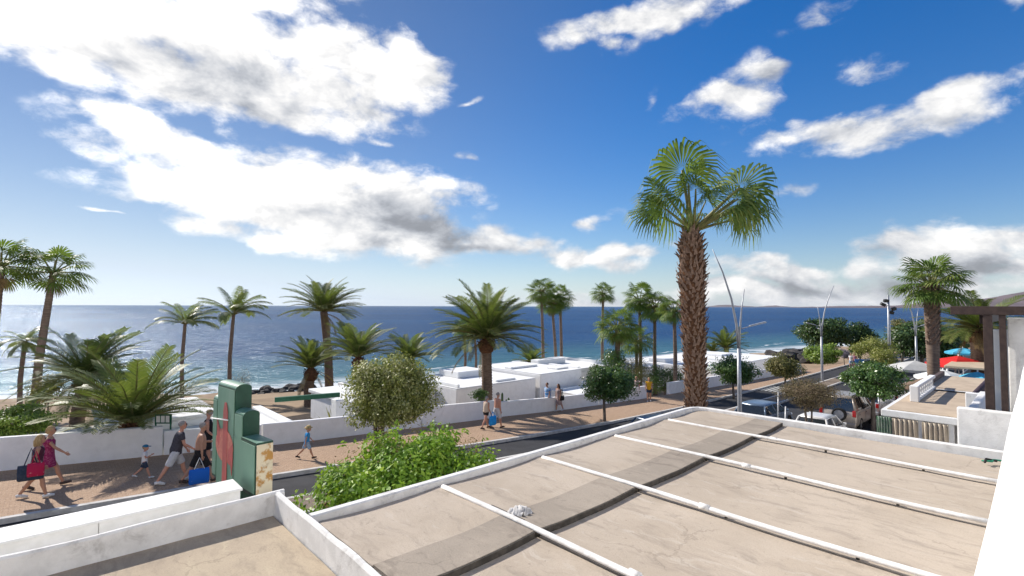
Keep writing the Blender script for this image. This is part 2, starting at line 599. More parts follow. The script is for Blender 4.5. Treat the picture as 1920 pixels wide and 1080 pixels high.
# ================================================================== THE SETTING
def streetmat(name, c1, c2, mortar, bw, bh, rough=0.9, speck=None, bump=0.4, spots=0.0):
    """Small pavers laid along the street."""
    m = bpy.data.materials.new(name)
    m.use_nodes = True
    T = NT(m.node_tree)
    co = T.n('ShaderNodeTexCoord').outputs['Object']
    mp = T.n('ShaderNodeMapping', i={'Vector': co, 'Rotation': (0, 0, -(math.pi / 2 - A))}).outputs[0]
    br = T.n('ShaderNodeTexBrick', i={'Vector': mp, 'Color1': c4(c1), 'Color2': c4(c2), 'Mortar': c4(mortar),
                                      'Scale': 1.0, 'Mortar Size': 0.006, 'Bias': 0.0,
                                      'Brick Width': bw, 'Row Height': bh})
    c = br.outputs['Color']
    c = T.mix(T.math('MULTIPLY', T.ss(T.noise(mp, 0.45, 6.0, 0.65), 0.4, 0.7), 0.45), c, tuple(x * 0.72 for x in c1))
    if speck:
        c = T.mix(T.math('MULTIPLY', T.ss(T.noise(mp, 26.0, 3.0, 0.7), 0.52, 0.66), 0.75), c, speck)
        c = T.mix(T.math('MULTIPLY', T.ss(T.noise(mp, 19.0, 3.0, 0.7), 0.56, 0.68), 0.6), c, tuple(x * 0.5 for x in c1))
    if spots:
        c = T.mix(T.math('MULTIPLY', T.ss(T.noise(mp, 1.7, 5.0, 0.75), 0.6, 0.72), spots), c, (0.05, 0.04, 0.035))
    p = T.n('ShaderNodeBsdfPrincipled', i={'Base Color': c, 'Roughness': rough, 'Specular IOR Level': 0.2})
    b = T.n('ShaderNodeBump', i={'Strength': bump, 'Distance': 0.01,
                                 'Height': T.math('ADD', br.outputs['Fac'], T.noise(mp, 40.0, 4.0, 0.7))})
    T.t.links.new(b.outputs[0], p.inputs['Normal'])
    o = T.n('ShaderNodeOutputMaterial')
    T.t.links.new(p.outputs[0], o.inputs[0])
    return m


PROM = streetmat('promenade_pavers', (0.44, 0.30, 0.20), (0.38, 0.255, 0.17), (0.25, 0.17, 0.12), 0.2, 0.1,
                 speck=(0.58, 0.45, 0.34), spots=0.15)
PAVE = streetmat('grey_pavers', (0.21, 0.19, 0.17), (0.17, 0.155, 0.14), (0.10, 0.09, 0.085), 0.4, 0.2, speck=(0.28, 0.26, 0.24))
MEDI = streetmat('median_pavers', (0.25, 0.195, 0.15), (0.21, 0.165, 0.13), (0.12, 0.1, 0.08), 0.2, 0.1, speck=(0.34, 0.28, 0.22))
ASPH = mat('asphalt', (0.050, 0.050, 0.054), (0.036, 0.036, 0.039), 0.88, 1.2, 0.4, 60, 0.25,
           stain=(0.085, 0.083, 0.08), stain_amt=0.5, stain_scale=0.6)
KERB = mat('kerb_concrete', (0.62, 0.60, 0.57), (0.48, 0.46, 0.43), 0.9, 5.0, 0.2)
SAND = mat('beach_sand_and_soil', (0.36, 0.27, 0.185), (0.27, 0.20, 0.14), 0.95, 0.4, 0.3, 8, 0.1,
           stain=(0.10, 0.085, 0.07), stain_amt=0.5, stain_scale=0.25)
SOIL = mat('dark_volcanic_soil', (0.075, 0.06, 0.05), (0.05, 0.04, 0.034), 0.95, 4.0, 0.6, 14, 0.1)
LAVA = mat('black_lava_rock', (0.035, 0.032, 0.032), (0.06, 0.055, 0.052), 0.85, 3.0, 0.6, 9)
ROADW = mat('road_marking_paint', (0.55, 0.55, 0.53), (0.30, 0.30, 0.29), 0.8, 14.0, sharp=(0.45, 0.6))
FADEW = mat('worn_road_marking', (0.12, 0.12, 0.12), (0.06, 0.06, 0.062), 0.85, 9.0, sharp=(0.4, 0.6))


def strip(name, ss, t0, t1, top, thick, m):
    """A solid sheet following the street."""
    vs, fs = [], []
    for s in ss:
        a = t0(s) if callable(t0) else t0
        b = t1(s) if callable(t1) else t1
        z = gz(s) + top
        vs += [W(s, a, z), W(s, b, z), W(s, a, z - thick), W(s, b, z - thick)]
    for i in range(len(ss) - 1):
        a, b = 4 * i, 4 * i + 4
        fs += [(a, b, b + 1, a + 1), (a + 2, a, b, b + 2)[::-1], (a + 1, b + 1, b + 3, a + 3)[::-1]]
    e = 4 * (len(ss) - 1)
    fs += [(0, 1, 3, 2), (e, e + 2, e + 3, e + 1)]
    o = MB().add(vs, fs).build(name, m)
    return tag(o, kind='structure')


SG = sorted(set([-60, -40, -25] + list(range(-15, 60, 3)) + [3, 7, 17, 24, 32, 45, 62, 70, 80, 90, 100, 120]))


def build_ground():
    ss = sorted(set([-3000, -1500, -600, -200, -120, -80, -60] + list(np.arange(-50, 140, 2.0)) + [160, 200, 260, 330, 400, 600, 1000, 2000, 4000]))
    ts = sorted(set([-3000, -1500, -700, -300, -120, -60, -30, -10] + list(np.arange(0, 110, 1.5)) + [130, 160, 200, 300, 400]))
    vs = []
    for s in ss:
        for t in ts:
            z = H(s, t)
            if t > wall_t(s) + 1 and t < shore_t(s) + 30:
                z += 0.18 * (mnoise.noise(Vector((s * 0.23, t * 0.23, 0))) - 0.3)
            vs.append(W(s, t, z))
    n = len(ts)
    q = [(i * n + j, (i + 1) * n + j, (i + 1) * n + j + 1, i * n + j + 1) for i in range(len(ss) - 1) for j in range(n - 1)]
    me = np_mesh('ground', [tuple(v) for v in vs], q, True)
    tag(link('ground', me, mat=SAND), kind='structure')


build_ground()
K1 = 17.15                                                     # kerb between promenade and road
strip('promenade', SG, K1, lambda s: wall_t(s) + 0.05, 0.0, 0.3, PROM)
strip('kerb', SG, K1 - 0.16, K1 - 0.003, 0.012, 0.3, KERB)
strip('road', SG, 14.75, K1 - 0.163, -0.12, 0.2, ASPH)
strip('kerb', SG, 14.6, 14.747, 0.0, 0.3, KERB)
strip('median', SG, 13.5, 14.597, -0.008, 0.3, MEDI)
strip('kerb', SG, 13.35, 13.497, 0.0, 0.3, KERB)
strip('road', SG, 9.3, 13.347, -0.12, 0.2, ASPH)
SL = [s for s in SG if s <= 21]
SR = [s for s in SG if s >= 21]
strip('pavement', SL, 0.5, 9.15, 0.0, 0.3, PAVE)
strip('kerb', SL, 9.153, 9.297, 0.01, 0.3, KERB)
strip('parking_bay', SR, 6.4, 9.297, -0.124, 0.2, ASPH)
strip('kerb', SR, 6.25, 6.397, 0.01, 0.3, KERB)
strip('pavement', SR, -8, 6.247, 0.0, 0.3, PAVE)


def flat(name, s0, s1, t0, t1, dz, m, kind='structure'):
    vs = [W(s0, t0, gz(s0) + dz), W(s1, t0, gz(s1) + dz), W(s1, t1, gz(s1) + dz), W(s0, t1, gz(s0) + dz)]
    return tag(MB().add(vs, [(0, 1, 2, 3)]).build(name, m), kind=kind)


for k in range(6):                                             # crossing bars on the far road
    flat('road_marking', 45.0, 48.4, 14.95 + 0.36 * k, 15.15 + 0.36 * k, -0.114, ROADW)
flat('road_marking', 7.1, 8.5, 15.35, 15.95, -0.114, FADEW)
for k in range(14):
    flat('road_marking', 22 + 3.2 * k, 23.6 + 3.2 * k, 9.32, 9.42, -0.112, ROADW)


# ------------------------------------------------------------------ sea
def sea_material():
    m = bpy.data.materials.new('sea_water')
    m.use_nodes = True
    T = NT(m.node_tree)
    co = T.n('ShaderNodeTexCoord').outputs['Object']
    sh = T.n('ShaderNodeAttribute', attribute_name='shore').outputs['Fac']       # metres from the shoreline
    stretch = T.n('ShaderNodeMapping', i={'Vector': co, 'Rotation': (0, 0, R(-18)), 'Scale': (0.35, 1, 1)}).outputs[0]
    big = T.noise(T.n('ShaderNodeMapping', i={'Vector': co, 'Scale': (0.12, 1, 1)}).outputs[0], 0.006, 4.0, 0.6)
    deep = T.mix(T.ss(big, 0.35, 0.65), (0.003, 0.034, 0.115), (0.006, 0.052, 0.15))
    col = T.mix(T.ss(sh, 4.0, 55.0), (0.04, 0.13, 0.165), deep)
    w1 = T.noise(stretch, 0.55, 5.0, 0.62, 0.3)
    w2 = T.noise(stretch, 0.16, 3.0, 0.55, 0.4)
    w3 = T.noise(co, 4.0, 3.0, 0.6)
    h = T.math('ADD', T.math('MULTIPLY', w1, 1.0), T.math('ADD', T.math('MULTIPLY', w2, 1.6), T.math('MULTIPLY', w3, 0.09)))
    calm = T.ss(big, 0.62, 0.70, 1.0, 0.55)
    b = T.n('ShaderNodeBump', i={'Strength': T.math('MULTIPLY', calm, 0.9), 'Distance': 1.0, 'Height': h})
    # water body plus a sky reflection; wave shadowing keeps the grazing reflection well below a mirror's
    body = T.n('ShaderNodeBsdfDiffuse', i={'Color': col, 'Normal': b.outputs[0]})
    gl = T.n('ShaderNodeBsdfGlossy', i={'Color': (0.82, 0.92, 1, 1), 'Roughness': 0.22, 'Normal': b.outputs[0]})
    lw = T.n('ShaderNodeLayerWeight', i={'Blend': 0.5, 'Normal': b.outputs[0]}).outputs['Facing']
    fr = T.math('MULTIPLY_ADD', T.math('POWER', lw, 4.0), 0.33, 0.025)
    p = T.n('ShaderNodeMixShader', i={0: fr, 1: body.outputs[0], 2: gl.outputs[0]})
    # foam along the shore and a few breaking crests
    fn = T.noise(stretch, 0.5, 6.0, 0.75, 0.6)
    f1 = T.math('MULTIPLY', T.ss(sh, 0.2, 9.0, 1.0, 0.0), T.ss(fn, 0.40, 0.52))
    band = T.math('PINGPONG', T.math('ADD', sh, T.math('MULTIPLY', T.noise(co, 0.09, 3.0, 0.5), 16.0)), 9.0)
    f2 = T.math('MULTIPLY', T.math('MULTIPLY', T.ss(band, 0.0, 1.1, 1.0, 0.0), T.ss(sh, 9.0, 26.0, 1.0, 0.0)), T.ss(fn, 0.5, 0.6))
    foam = T.math('MULTIPLY', T.math('MAXIMUM', f1, f2), 0.9)
    fo = T.n('ShaderNodeBsdfDiffuse', i={'Color': (0.75, 0.77, 0.78, 1)})
    mx = T.n('ShaderNodeMixShader', i={0: foam, 1: p.outputs[0], 2: fo.outputs[0]})
    o = T.n('ShaderNodeOutputMaterial')
    T.t.links.new(mx.outputs[0], o.inputs[0])
    return m


def build_sea():
    rad = list(np.arange(20, 160, 2.5)) + list(160 * 1.12 ** np.arange(0, 47))
    na = 240
    vs, at = [], []
    for r in rad:
        for k in range(na):
            a = 2 * math.pi * k / na
            x, y = r * math.sin(a), r * math.cos(a)
            s, t = ST(Vector((x, y, 0)))
            vs.append((x, y, SEA))
            at.append(max(0.0, min(500.0, t - shore_t(s))))
    q = [(i * na + k, i * na + (k + 1) % na, (i + 1) * na + (k + 1) % na, (i + 1) * na + k)[::-1]
         for i in range(len(rad) - 1) for k in range(na)]
    me = np_mesh('sea', vs, q, True)
    al = me.attributes.new('shore', 'FLOAT', 'POINT')
    al.data.foreach_set('value', np.array(at, dtype=np.float32))
    tag(link('sea', me, mat=sea_material()), kind='structure')


build_sea()


# ------------------------------------------------------------------ far hills across the bay
def hills(name, pts, dist, m, depth):
    """pts: (photo x, photo y of the ridge); a long ridge with depth."""
    xs = [p[0] for p in pts]
    ys = [p[1] for p in pts]
    cols, rows = 120, 16
    vs = []
    for i in range(cols + 1):
        px = xs[0] + (xs[-1] - xs[0]) * i / cols
        py = float(np.interp(px, xs, ys)) + 1.6 * mnoise.noise(Vector((px * 0.02, 3.1, 0))) + 0.8 * mnoise.noise(Vector((px * 0.07, 1.1, 0)))
        top = at_d(px, py, dist)
        hgt = max(2.0, top.z - SEA)
        for j in range(rows + 1):
            f = j / rows                                       # 0 front shore .. 1 behind
            y = dist - depth * 0.5 + depth * f
            x = top.x / top.y * y
            prof = math.sin(math.pi * f) ** 1.3
            z = SEA - 4 + (hgt + 4) * prof * (1 + 0.22 * mnoise.noise(Vector((x * 0.0012, y * 0.0012, 2))) * (1 - prof))
            z += prof * (1 - prof) * hgt * 0.5 * mnoise.noise(Vector((x * 0.004, y * 0.004, 7)))
            vs.append((x, y, z))
    n = rows + 1
    q = [(i * n + j, (i + 1) * n + j, (i + 1) * n + j + 1, i * n + j + 1) for i in range(cols) for j in range(rows)]
    return tag(link(name, np_mesh(name, vs, q, True), mat=m), kind='structure')


HILL = mat('dry_volcanic_hillside', (0.20, 0.15, 0.15), (0.13, 0.10, 0.105), 0.95, 0.0012, 0.5, 0.01, 0.1)
hills('hills', [(1480, 576), (1560, 574.5), (1600, 574), (1680, 573), (1720, 569), (1770, 564), (1800, 560), (1840, 561), (1880, 553),
                (1920, 548), (1990, 540), (2080, 548), (2250, 556), (2500, 565)], 9500, HILL, 3500)
hills('hills', [(1310, 576.5), (1345, 572.5), (1365, 571), (1385, 573.5), (1420, 574.5), (1455, 572.5), (1485, 575), (1520, 577)], 21500, HILL, 3000)


# ------------------------------------------------------------------ promenade wall
def build_wall():
    root = empty('promenade_wall', W(10, 21, gz(10)), 0, 'long low white plastered wall along the promenade, stepping down to the right', 'wall')
    segs = [(-60, -1.5, 0.95), (-1.45, 3.05, 1.0), (3.1, 6.2, 0.83), (6.25, 13.6, 0.86), (13.65, 18.9, 0.96), (18.95, 27.5, 0.84),
            (27.55, 33.0, 0.9), (36.0, 44, 0.9), (44.05, 61.5, 0.85)]
    for (a, b, h) in segs:
        n = max(2, int((b - a) / 1.5))
        vs, fs = [], []
        for i in range(n + 1):
            s = a + (b - a) * i / n
            t = wall_t(s)
            z = gz(s)
            for (dt, dz) in ((0, -0.5), (0, h - 0.02), (0.02, h), (0.20, h), (0.22, h - 0.02), (0.22, -1.6)):
                vs.append(W(s, t + dt, z + dz + 0.012 * mnoise.noise(Vector((s, dt, dz)))))
        for i in range(n):
            for j in range(6):
                fs.append((i * 6 + j, (i + 1) * 6 + j, (i + 1) * 6 + (j + 1) % 6, i * 6 + (j + 1) % 6)[::-1])
        fs += [tuple(range(6)), tuple(range(n * 6, n * 6 + 6))[::-1]]
        o = MB().add(vs, fs).build('wall_section', PLASTER, root)
        o.matrix_parent_inverse = Matrix.Translation(-root.location)


build_wall()


def under(root, o):
    """Keep world coordinates of a mesh built in world space."""
    o.parent = root
    o.matrix_parent_inverse = (Matrix.Translation(root.location) @ root.rotation_euler.to_matrix().to_4x4()).inverted()
    return o


# ------------------------------------------------------------------ white seaside villas (flat roofs)
def villa(s0, s1, t0, t1, zt, label, para=0.22, extras=()):
    root = empty('villa', W((s0 + s1) / 2, (t0 + t1) / 2, H((s0 + s1) / 2, (t0 + t1) / 2)), 0, label, 'house', 'white villas by the sea')
    b = MB().stbox(s0, s1, t0, t1, -9.4, zt)
    under(root, b.build('wall', PLASTER, bevel=0.05))
    under(root, MB().stbox(s0 + 0.2, s1 - 0.2, t0 + 0.2, t1 - 0.2, zt + 0.003, zt + 0.03).build('roof', ROOFW))
    for (a, c, d, e) in ((s0, s1, t0, t0 + 0.2), (s0, s1, t1 - 0.2, t1), (s0, s0 + 0.2, t0 + 0.203, t1 - 0.203), (s1 - 0.2, s1, t0 + 0.203, t1 - 0.203)):
        under(root, MB().stbox(a + 0.002, c - 0.002, d + 0.002, e - 0.002, zt + 0.002, zt + para).build('parapet', CLEANW, bevel=0.03))
    for (a, c, d, e, h0, h1, nm) in extras:
        under(root, MB().stbox(a, c, d, e, h0, h1).build(nm, CLEANW, bevel=0.04))
    return root


villa(19.6, 27.0, 26.3, 33.0, -5.45, 'white villa with flat roof behind the largest date palm', 0.06,
      [(19.9, 20.1, 26.6, 30.5, -5.41, -5.2, 'roof_ledge'), (22.5, 25.2, 30.0, 32.5, -5.41, -4.95, 'roof_box'),
       (23.5, 25.4, 26.8, 27.0, -5.41, -5.28, 'roof_ledge')])
villa(15.2, 19.5, 28.6, 34.5, -5.75, 'low white villa half hidden behind the round variegated tree', 0.3,
      [(15.6, 17.4, 29.2, 31.5, -5.71, -5.2, 'roof_box')])
villa(27.2, 32.0, 26.0, 33.5, -5.15, 'white villa with grey-white roof left of the striped-shirt man', 0.05,
      [(27.5, 30.6, 29.6, 30.4, -5.11, -4.95, 'roof_ledge'), (30.2, 31.6, 27.0, 28.2, -5.11, -5.0, 'roof_hatch')])
villa(32.6, 39.5, 27.0, 35.0, -5.55, 'white villa just left of the dark round tree on the kerb', 0.28,
      [(33.2, 37.0, 32.0, 33.0, -5.5, -5.0, 'roof_box'), (34.0, 34.4, 28, 31.5, -5.5, -5.3, 'roof_ledge')])
villa(27.6, 33.6, 22.8, 25.3, -6.35, 'low white annexe between the promenade wall and the villas', 0.12,
      [(31.0, 33.6, 22.9, 25.2, -6.3, -5.95, 'roof_box')])
villa(45.5, 63.0, 21.4, 31.5, -5.85, 'wide white villa roof behind the tall shaggy palm trunk', 0.08,
      [(47, 49.5, 27, 29, -5.81, -5.45, 'roof_box'), (53, 54.2, 22.2, 26.5, -5.81, -5.6, 'roof_ledge'), (58, 61, 26, 28, -5.81, -5.6, 'roof_box')])
villa(38.5, 45.0, 26.0, 33.0, -5.9, 'white villa roof behind the clipped hedge', 0.12,
      [(40, 42, 28, 30, -5.86, -5.5, 'roof_box')])


def dome_roof():
    root = empty('villa', W(2, 27, -6), 0, 'white villa with wavy domed roof behind the left date palms', 'house', 'white villas by the sea')
    under(root, MB().stbox(-6.5, 5.6, 23.4, 29.5, -9.4, -5.45).build('wall', PLASTER, bevel=0.05))
    # billowing plaster vault
    n = 34
    vs, q = [], []
    for i in range(n + 1):
        for j in range(n + 1):
            s = -6.3 + 7.6 * i / n
            t = 23.6 + 5.7 * j / n
            u, v = i / n, j / n
            e = (math.sin(math.pi * u) * math.sin(math.pi * v)) ** 0.45
            z = -5.44 + e * (0.65 + 0.35 * math.sin(u * 9.0 + v * 2.0) + 0.2 * math.sin(v * 8))
            vs.append(W(s, t, z))
    q = [(i * (n + 1) + j, (i + 1) * (n + 1) + j, (i + 1) * (n + 1) + j + 1, i * (n + 1) + j + 1) for i in range(n) for j in range(n)]
    under(root, link('vault', np_mesh('vault', [tuple(v) for v in vs], q, True), mat=CLEANW))
    under(root, MB().stbox(1.6, 5.5, 24.6, 29.3, -5.447, -4.75).build('roof_box', CLEANW, bevel=0.08))
    under(root, MB().stbox(1.5, 5.58, 24.5, 29.4, -4.747, -4.62).build('roof', GREYP, bevel=0.03))
    under(root, MB().stbox(-1.0, 0.6, 23.45, 23.6, -5.447, -5.2).build('roof_ledge', CLEANW, bevel=0.03))


dome_roof()


def patio():
    root = empty('patio', W(6.5, 24, -6), 0, 'white patio terrace and planting bed behind the promenade wall', 'patio')
    under(root, MB().stbox(3.4, 7.6, 21.6, 26.4, -9.3, -5.06).build('terrace_slab', ROOFW, bevel=0.03))
    under(root, MB().stbox(7.35, 7.75, 21.6, 26.4, -5.2, -4.9).build('edging', CLEANW, bevel=0.04))
    under(root, MB().stbox(3.3, 7.3, 26.2, 26.5, -5.1, -4.82).build('edging', GREYP, bevel=0.04))
    under(root, MB().stbox(7.8, 13.0, 21.9, 28.5, -9.3, -6.1).build('planting_bed', SOIL))
    under(root, MB().stbox(9.7, 10.25, 22.1, 22.7, -6.3, -4.32).build('pillar', CLEANW, bevel=0.03))
    under(root, MB().stbox(10.6, 13.5, 22.6, 27.5, -9.3, -4.75).build('shed', PLASTER, bevel=0.05))
    under(root, MB().stbox(10.5, 13.6, 22.5, 27.6, -4.747, -4.55).build('roof', ROOFW, bevel=0.04))


patio()
GREENW = mat('dark_green_paint', (0.02, 0.10, 0.055), (0.03, 0.13, 0.075), 0.55, 6.0, 0.1)
_a, _b = at_z(515, 754, -4.2), at_z(637, 744, -4.2)
_d = (_b - _a)
_o = MB().box(0, _d.length, -0.09, 0.09, 0, 0.2).build('pergola_beam', GREENW, bevel=0.01)
_o.location = _a
_o.rotation_euler = (0, 0, math.atan2(_d.y, _d.x))
tag(_o, 'dark green beam lying across the white patio pillar', 'beam')


# ------------------------------------------------------------------ the flat roof in front
ZR = -2.985                                                      # roof level
PIPE_S = [4.83, 7.2, 9.62, 12.0]
S_L, S_R, T_F, T_B = 2.78, 14.05, 7.02, 0.45


def grid_slab(s0, s1, t0, t1, z, sag, thick, n=12, m=8):
    """Concrete bay sagging between two pipes, with a real edge."""
    vs, fs = [], []
    for k in (0, 1):
        for i in range(n + 1):
            u = i / n
            for j in range(m + 1):
                s, t = s0 + (s1 - s0) * u, t0 + (t1 - t0) * j / m
                zz = z - sag * (1 - (2 * u - 1) ** 2) + 0.012 * mnoise.noise(Vector((s * 1.3, t * 1.3, 4)))
                vs.append(W(s, t, zz - (thick if k else 0)))
    c = (n + 1) * (m + 1)
    I = lambda i, j, k: k * c + i * (m + 1) + j
    for i in range(n):
        for j in range(m):
            fs.append((I(i, j, 0), I(i + 1, j, 0), I(i + 1, j + 1, 0), I(i, j + 1, 0)))
    for i in range(n):
        fs.append((I(i, 0, 1), I(i + 1, 0, 1), I(i + 1, 0, 0), I(i, 0, 0)))
        fs.append((I(i, m, 0), I(i + 1, m, 0), I(i + 1, m, 1), I(i, m, 1)))
    for j in range(m):
        fs.append((I(0, j, 0), I(0, j + 1, 0), I(0, j + 1, 1), I(0, j, 1)))
        fs.append((I(n, j, 1), I(n, j + 1, 1), I(n, j + 1, 0), I(n, j, 0)))
    mb = MB().add(vs, fs)
    return mb


PIPEP = mat('chalky_white_pipe', (0.80, 0.79, 0.77), (0.66, 0.64, 0.61), 0.8, 7.0, 0.3, 30, 0.2, stain=(0.42, 0.38, 0.33), stain_amt=0.55, stain_scale=4.0)


def build_roof():
    root = empty('shop_building', W(8, 4, gz(8)), 0, 'low shop building whose flat tan concrete roof fills the foreground', 'building')
    under(root, MB().stbox(S_L + 0.02, S_R - 0.05, T_B, T_F - 0.05, -7.5, ZR - 0.2).build('wall', PLASTER))
    bays = [S_L] + PIPE_S + [S_R - 0.12]
    for k in range(5):
        a, b = bays[k] + 0.02, bays[k + 1] - 0.02
        under(root, grid_slab(a, b, 5.35, T_F - 0.1, ZR, 0.032, 0.15).build('roof_slab', CONC))
        under(root, grid_slab(a + 0.01, b - 0.04, 4.68, 5.345, ZR + 0.014, 0.036, 0.09, 12, 3).build('roof_edge_slab', CONC2))
        under(root, grid_slab(a + 0.01, b - 0.04, 4.655, 4.678, ZR + 0.008, 0.036, 0.10, 12, 1).build('edge_shade_strip', DARKJ))  # dark strip painting in the shadow line on the slab's near face
        under(root, grid_slab(a, b, T_B, 4.65, ZR - 0.07, 0.034, 0.1).build('roof_slab', CONC))
        if 0 < k < 4:                                            # dark metal flashing beside the pipes
            under(root, MB().stbox(a + 0.03, a + 0.07, 5.0, 5.7, ZR - 0.02, ZR + 0.022).build('flashing', DARKJ))
    for k, s in enumerate(PIPE_S):
        pts = [W(s + 0.012 * math.sin(t * 1.7 + k), t, ZR + 0.012 + 0.008 * math.sin(t * 1.3 + k)) for t in np.linspace(T_F - 0.2, T_B, 14)]
        under(root, MB().tube(pts, [0.046] * 14, 12, ry=[0.034] * 14, up=(E1.x, E1.y, 0)).build('roof_pipe', PIPEP))
        for t in (3.1 + 0.35 * k,):
            under(root, MB().tube([W(s, t, ZR + 0.014), W(s, t + 0.14, ZR + 0.014)], 0.047, 12).build('pipe_collar', PIPEP))
        for t in (1.6, 3.2, 5.9):                               # small brackets
            under(root, MB().stbox(s + 0.04, s + 0.08, t, t + 0.035, ZR - 0.07, ZR - 0.005).build('bracket', DARKJ))
    # low rounded kerb along the front and the right side, as one bent profile
    path = [(S_L - 0.05, T_F), (S_L + 3, T_F), (S_L + 6, T_F), (S_R - 0.75, T_F + 0.05), (S_R - 0.4, T_F), (S_R - 0.22, T_F - 0.12), (S_R - 0.12, T_F - 0.35),
            (S_R - 0.1, T_F - 0.8), (S_R, 4), (S_R + 0.15, T_B)]
    prof = [(-0.07, -0.4), (-0.07, 0.065), (-0.05, 0.085), (0.05, 0.085), (0.08, 0.06), (0.08, -0.4)]
    vs, fs = [], []
    for i, (s, t) in enumerate(path):
        a = Vector(path[max(i - 1, 0)])
        b = Vector(path[min(i + 1, len(path) - 1)])
        d = (b - a).normalized()
        nn = Vector((d.y, -d.x))                                  # to the inside
        for (o, z) in prof:
            vs.append(W(s - nn.x * o, t - nn.y * o, ZR + z))
    k = len(prof)
    for i in range(len(path) - 1):
        for j in range(k - 1):
            fs.append((i * k + j, (i + 1) * k + j, (i + 1) * k + j + 1, i * k + j + 1))
    fs += [tuple(range(k))[::-1], tuple(range((len(path) - 1) * k, len(path) * k))]
    under(root, MB().add(vs, fs).build('roof_kerb', GREYP))


build_roof()


def build_left_roof():
    root = empty('shop_building', W(-1, 4, gz(-1)), 0, 'neighbouring shop building with sandy roof inside white parapets, bottom left', 'building')
    s1, t1, zt, zf = 2.6, 7.8, -2.70, -3.03
    under(root, MB().stbox(-8, s1 - 0.02, 0.45, t1 - 0.02, -7.5, zf - 0.05).build('wall', PLASTER))
    under(root, grid_slab(-8, s1 - 0.16, 0.45, t1 - 0.14, zf, -0.02, 0.04, 20, 12).build('roof_slab', GRAVEL))

    def para(p0, p1, w, nrm, name):
        n = 40
        vs, fs = [], []
        for i in range(n + 1):
            f = i / n
            s, t = p0[0] + (p1[0] - p0[0]) * f, p0[1] + (p1[1] - p0[1]) * f
            k = 0.014 * mnoise.noise(Vector((s * 1.2, t * 1.2, 1))) + 0.008 * mnoise.noise(Vector((s * 6, t * 6, 1)))
            for (o, z) in ((0, zf - 0.3), (0.012, zt - 0.03 + k), (0.03, zt + k), (w - 0.02, zt + k * 1.4), (w, zt - 0.04 + k), (w, zf - 0.6)):
                vs.append(W(s + nrm[0] * o, t + nrm[1] * o, z))
        for i in range(n):
            for j in range(5):
                fs.append((i * 6 + j, (i + 1) * 6 + j, (i + 1) * 6 + j + 1, i * 6 + j + 1))
        fs += [tuple(range(6)), tuple(range(n * 6, n * 6 + 6))]
        mb = MB().add(vs, fs)
        under(root, mb.build(name, GREYP))
    para((-8, t1 - 0.20), (s1, t1 - 0.15), 0.09, (0, 1), 'parapet')
    para((s1 - 0.15, 0.45), (s1 - 0.15, t1 - 0.155), 0.09, (1, 0), 'parapet')


build_left_roof()


def build_fascia():
    root = empty('fascia_box', W(-2, 8.6, -2.9), 0, 'long white sheet-metal fascia box in front of the left parapet', 'sign box')
    cuts = [-8, -4.6, -2.5, -0.9, 0.55, 2.22]
    for a, b in zip(cuts[:-1], cuts[1:]):
        under(root, MB().stbox(a + 0.004, b - 0.004, 8.46, 8.49, -3.5, -2.83).build('side_panel', PAINTW))
    under(root, MB().stbox(-8, 2.24, 8.42, 8.97, -2.828, -2.79).build('top_panel', PAINTW, bevel=0.008))
    under(root, MB().stbox(-8, 2.22, 8.92, 8.95, -3.5, -2.83).build('front_panel', PAINTW))
    under(root, MB().stbox(2.2, 2.23, 8.492, 8.918, -3.5, -2.83).build('end_panel', GREENW))
    for s in (-6, -2, 1):
        under(root, MB().stbox(s, s + 0.06, 7.9, 8.395, -3.3, -3.2).build('bracket', STEEL))


build_fascia()


# ------------------------------------------------------------------ balcony parapet right beside the camera
def build_parapet():
    root = empty('balcony_parapet', W(2, 0, -3), 0, 'bright white curved balcony parapet at the right edge, closest of all', 'parapet')
    n = 40
    vs, fs = [], []
    for i in range(n + 1):
        s = -1.2 + 10.2 * i / n
        rise = 0.012 * math.sin(s * 2.1)
        z = -0.56 + rise
        e = 0.115 + 0.006 * s
        prof = [(e, -3.3), (e, z - 0.05), (e - 0.012, z - 0.015), (e - 0.05, z), (-0.62, z), (-0.66, z - 0.05), (-0.66, -3.3)]
        for (t, zz) in prof:
            vs.append(W(s, t, zz))
    k = 7
    for i in range(n):
        for j in range(k - 1):
            fs.append((i * k + j, (i + 1) * k + j, (i + 1) * k + j + 1, i * k + j + 1))
    fs += [tuple(range(k)), tuple(range(n * k, n * k + k))[::-1]]
    mb = MB().add(vs, fs)
    mb.sm = [True] * len(mb.f)
    o = mb.build('wall', CLEANW)
    under(root, o)


build_parapet()


# ------------------------------------------------------------------ the building the photograph is taken from
def own_building():
    root = empty('balcony_building', W(-5, -5, gz(-5)), 0, 'white apartment building behind the balcony parapet', 'building')
    under(root, MB().stbox(-34, 13.5, -12, -1.6, -7.5, 5.0).build('wall', CLEANW))
    under(root, MB().stbox(-34, 13.5, -1.597, 0.4, -3.75, -3.45).build('balcony_slab', PAINTW))
    for k in range(7):
        s = -30 + 6 * k
        w = under(root, MB().stbox(s, s + 2.0, -1.597, -1.55, -3.3, -0.9).build('window', GREENW))
        under(root, MB().stbox(s + 0.1, s + 1.9, -1.548, -1.53, -3.2, -1.0).build('pane', mat('window_glass', (0.03, 0.035, 0.04), rough=0.05, spec=0.8)))


own_building()

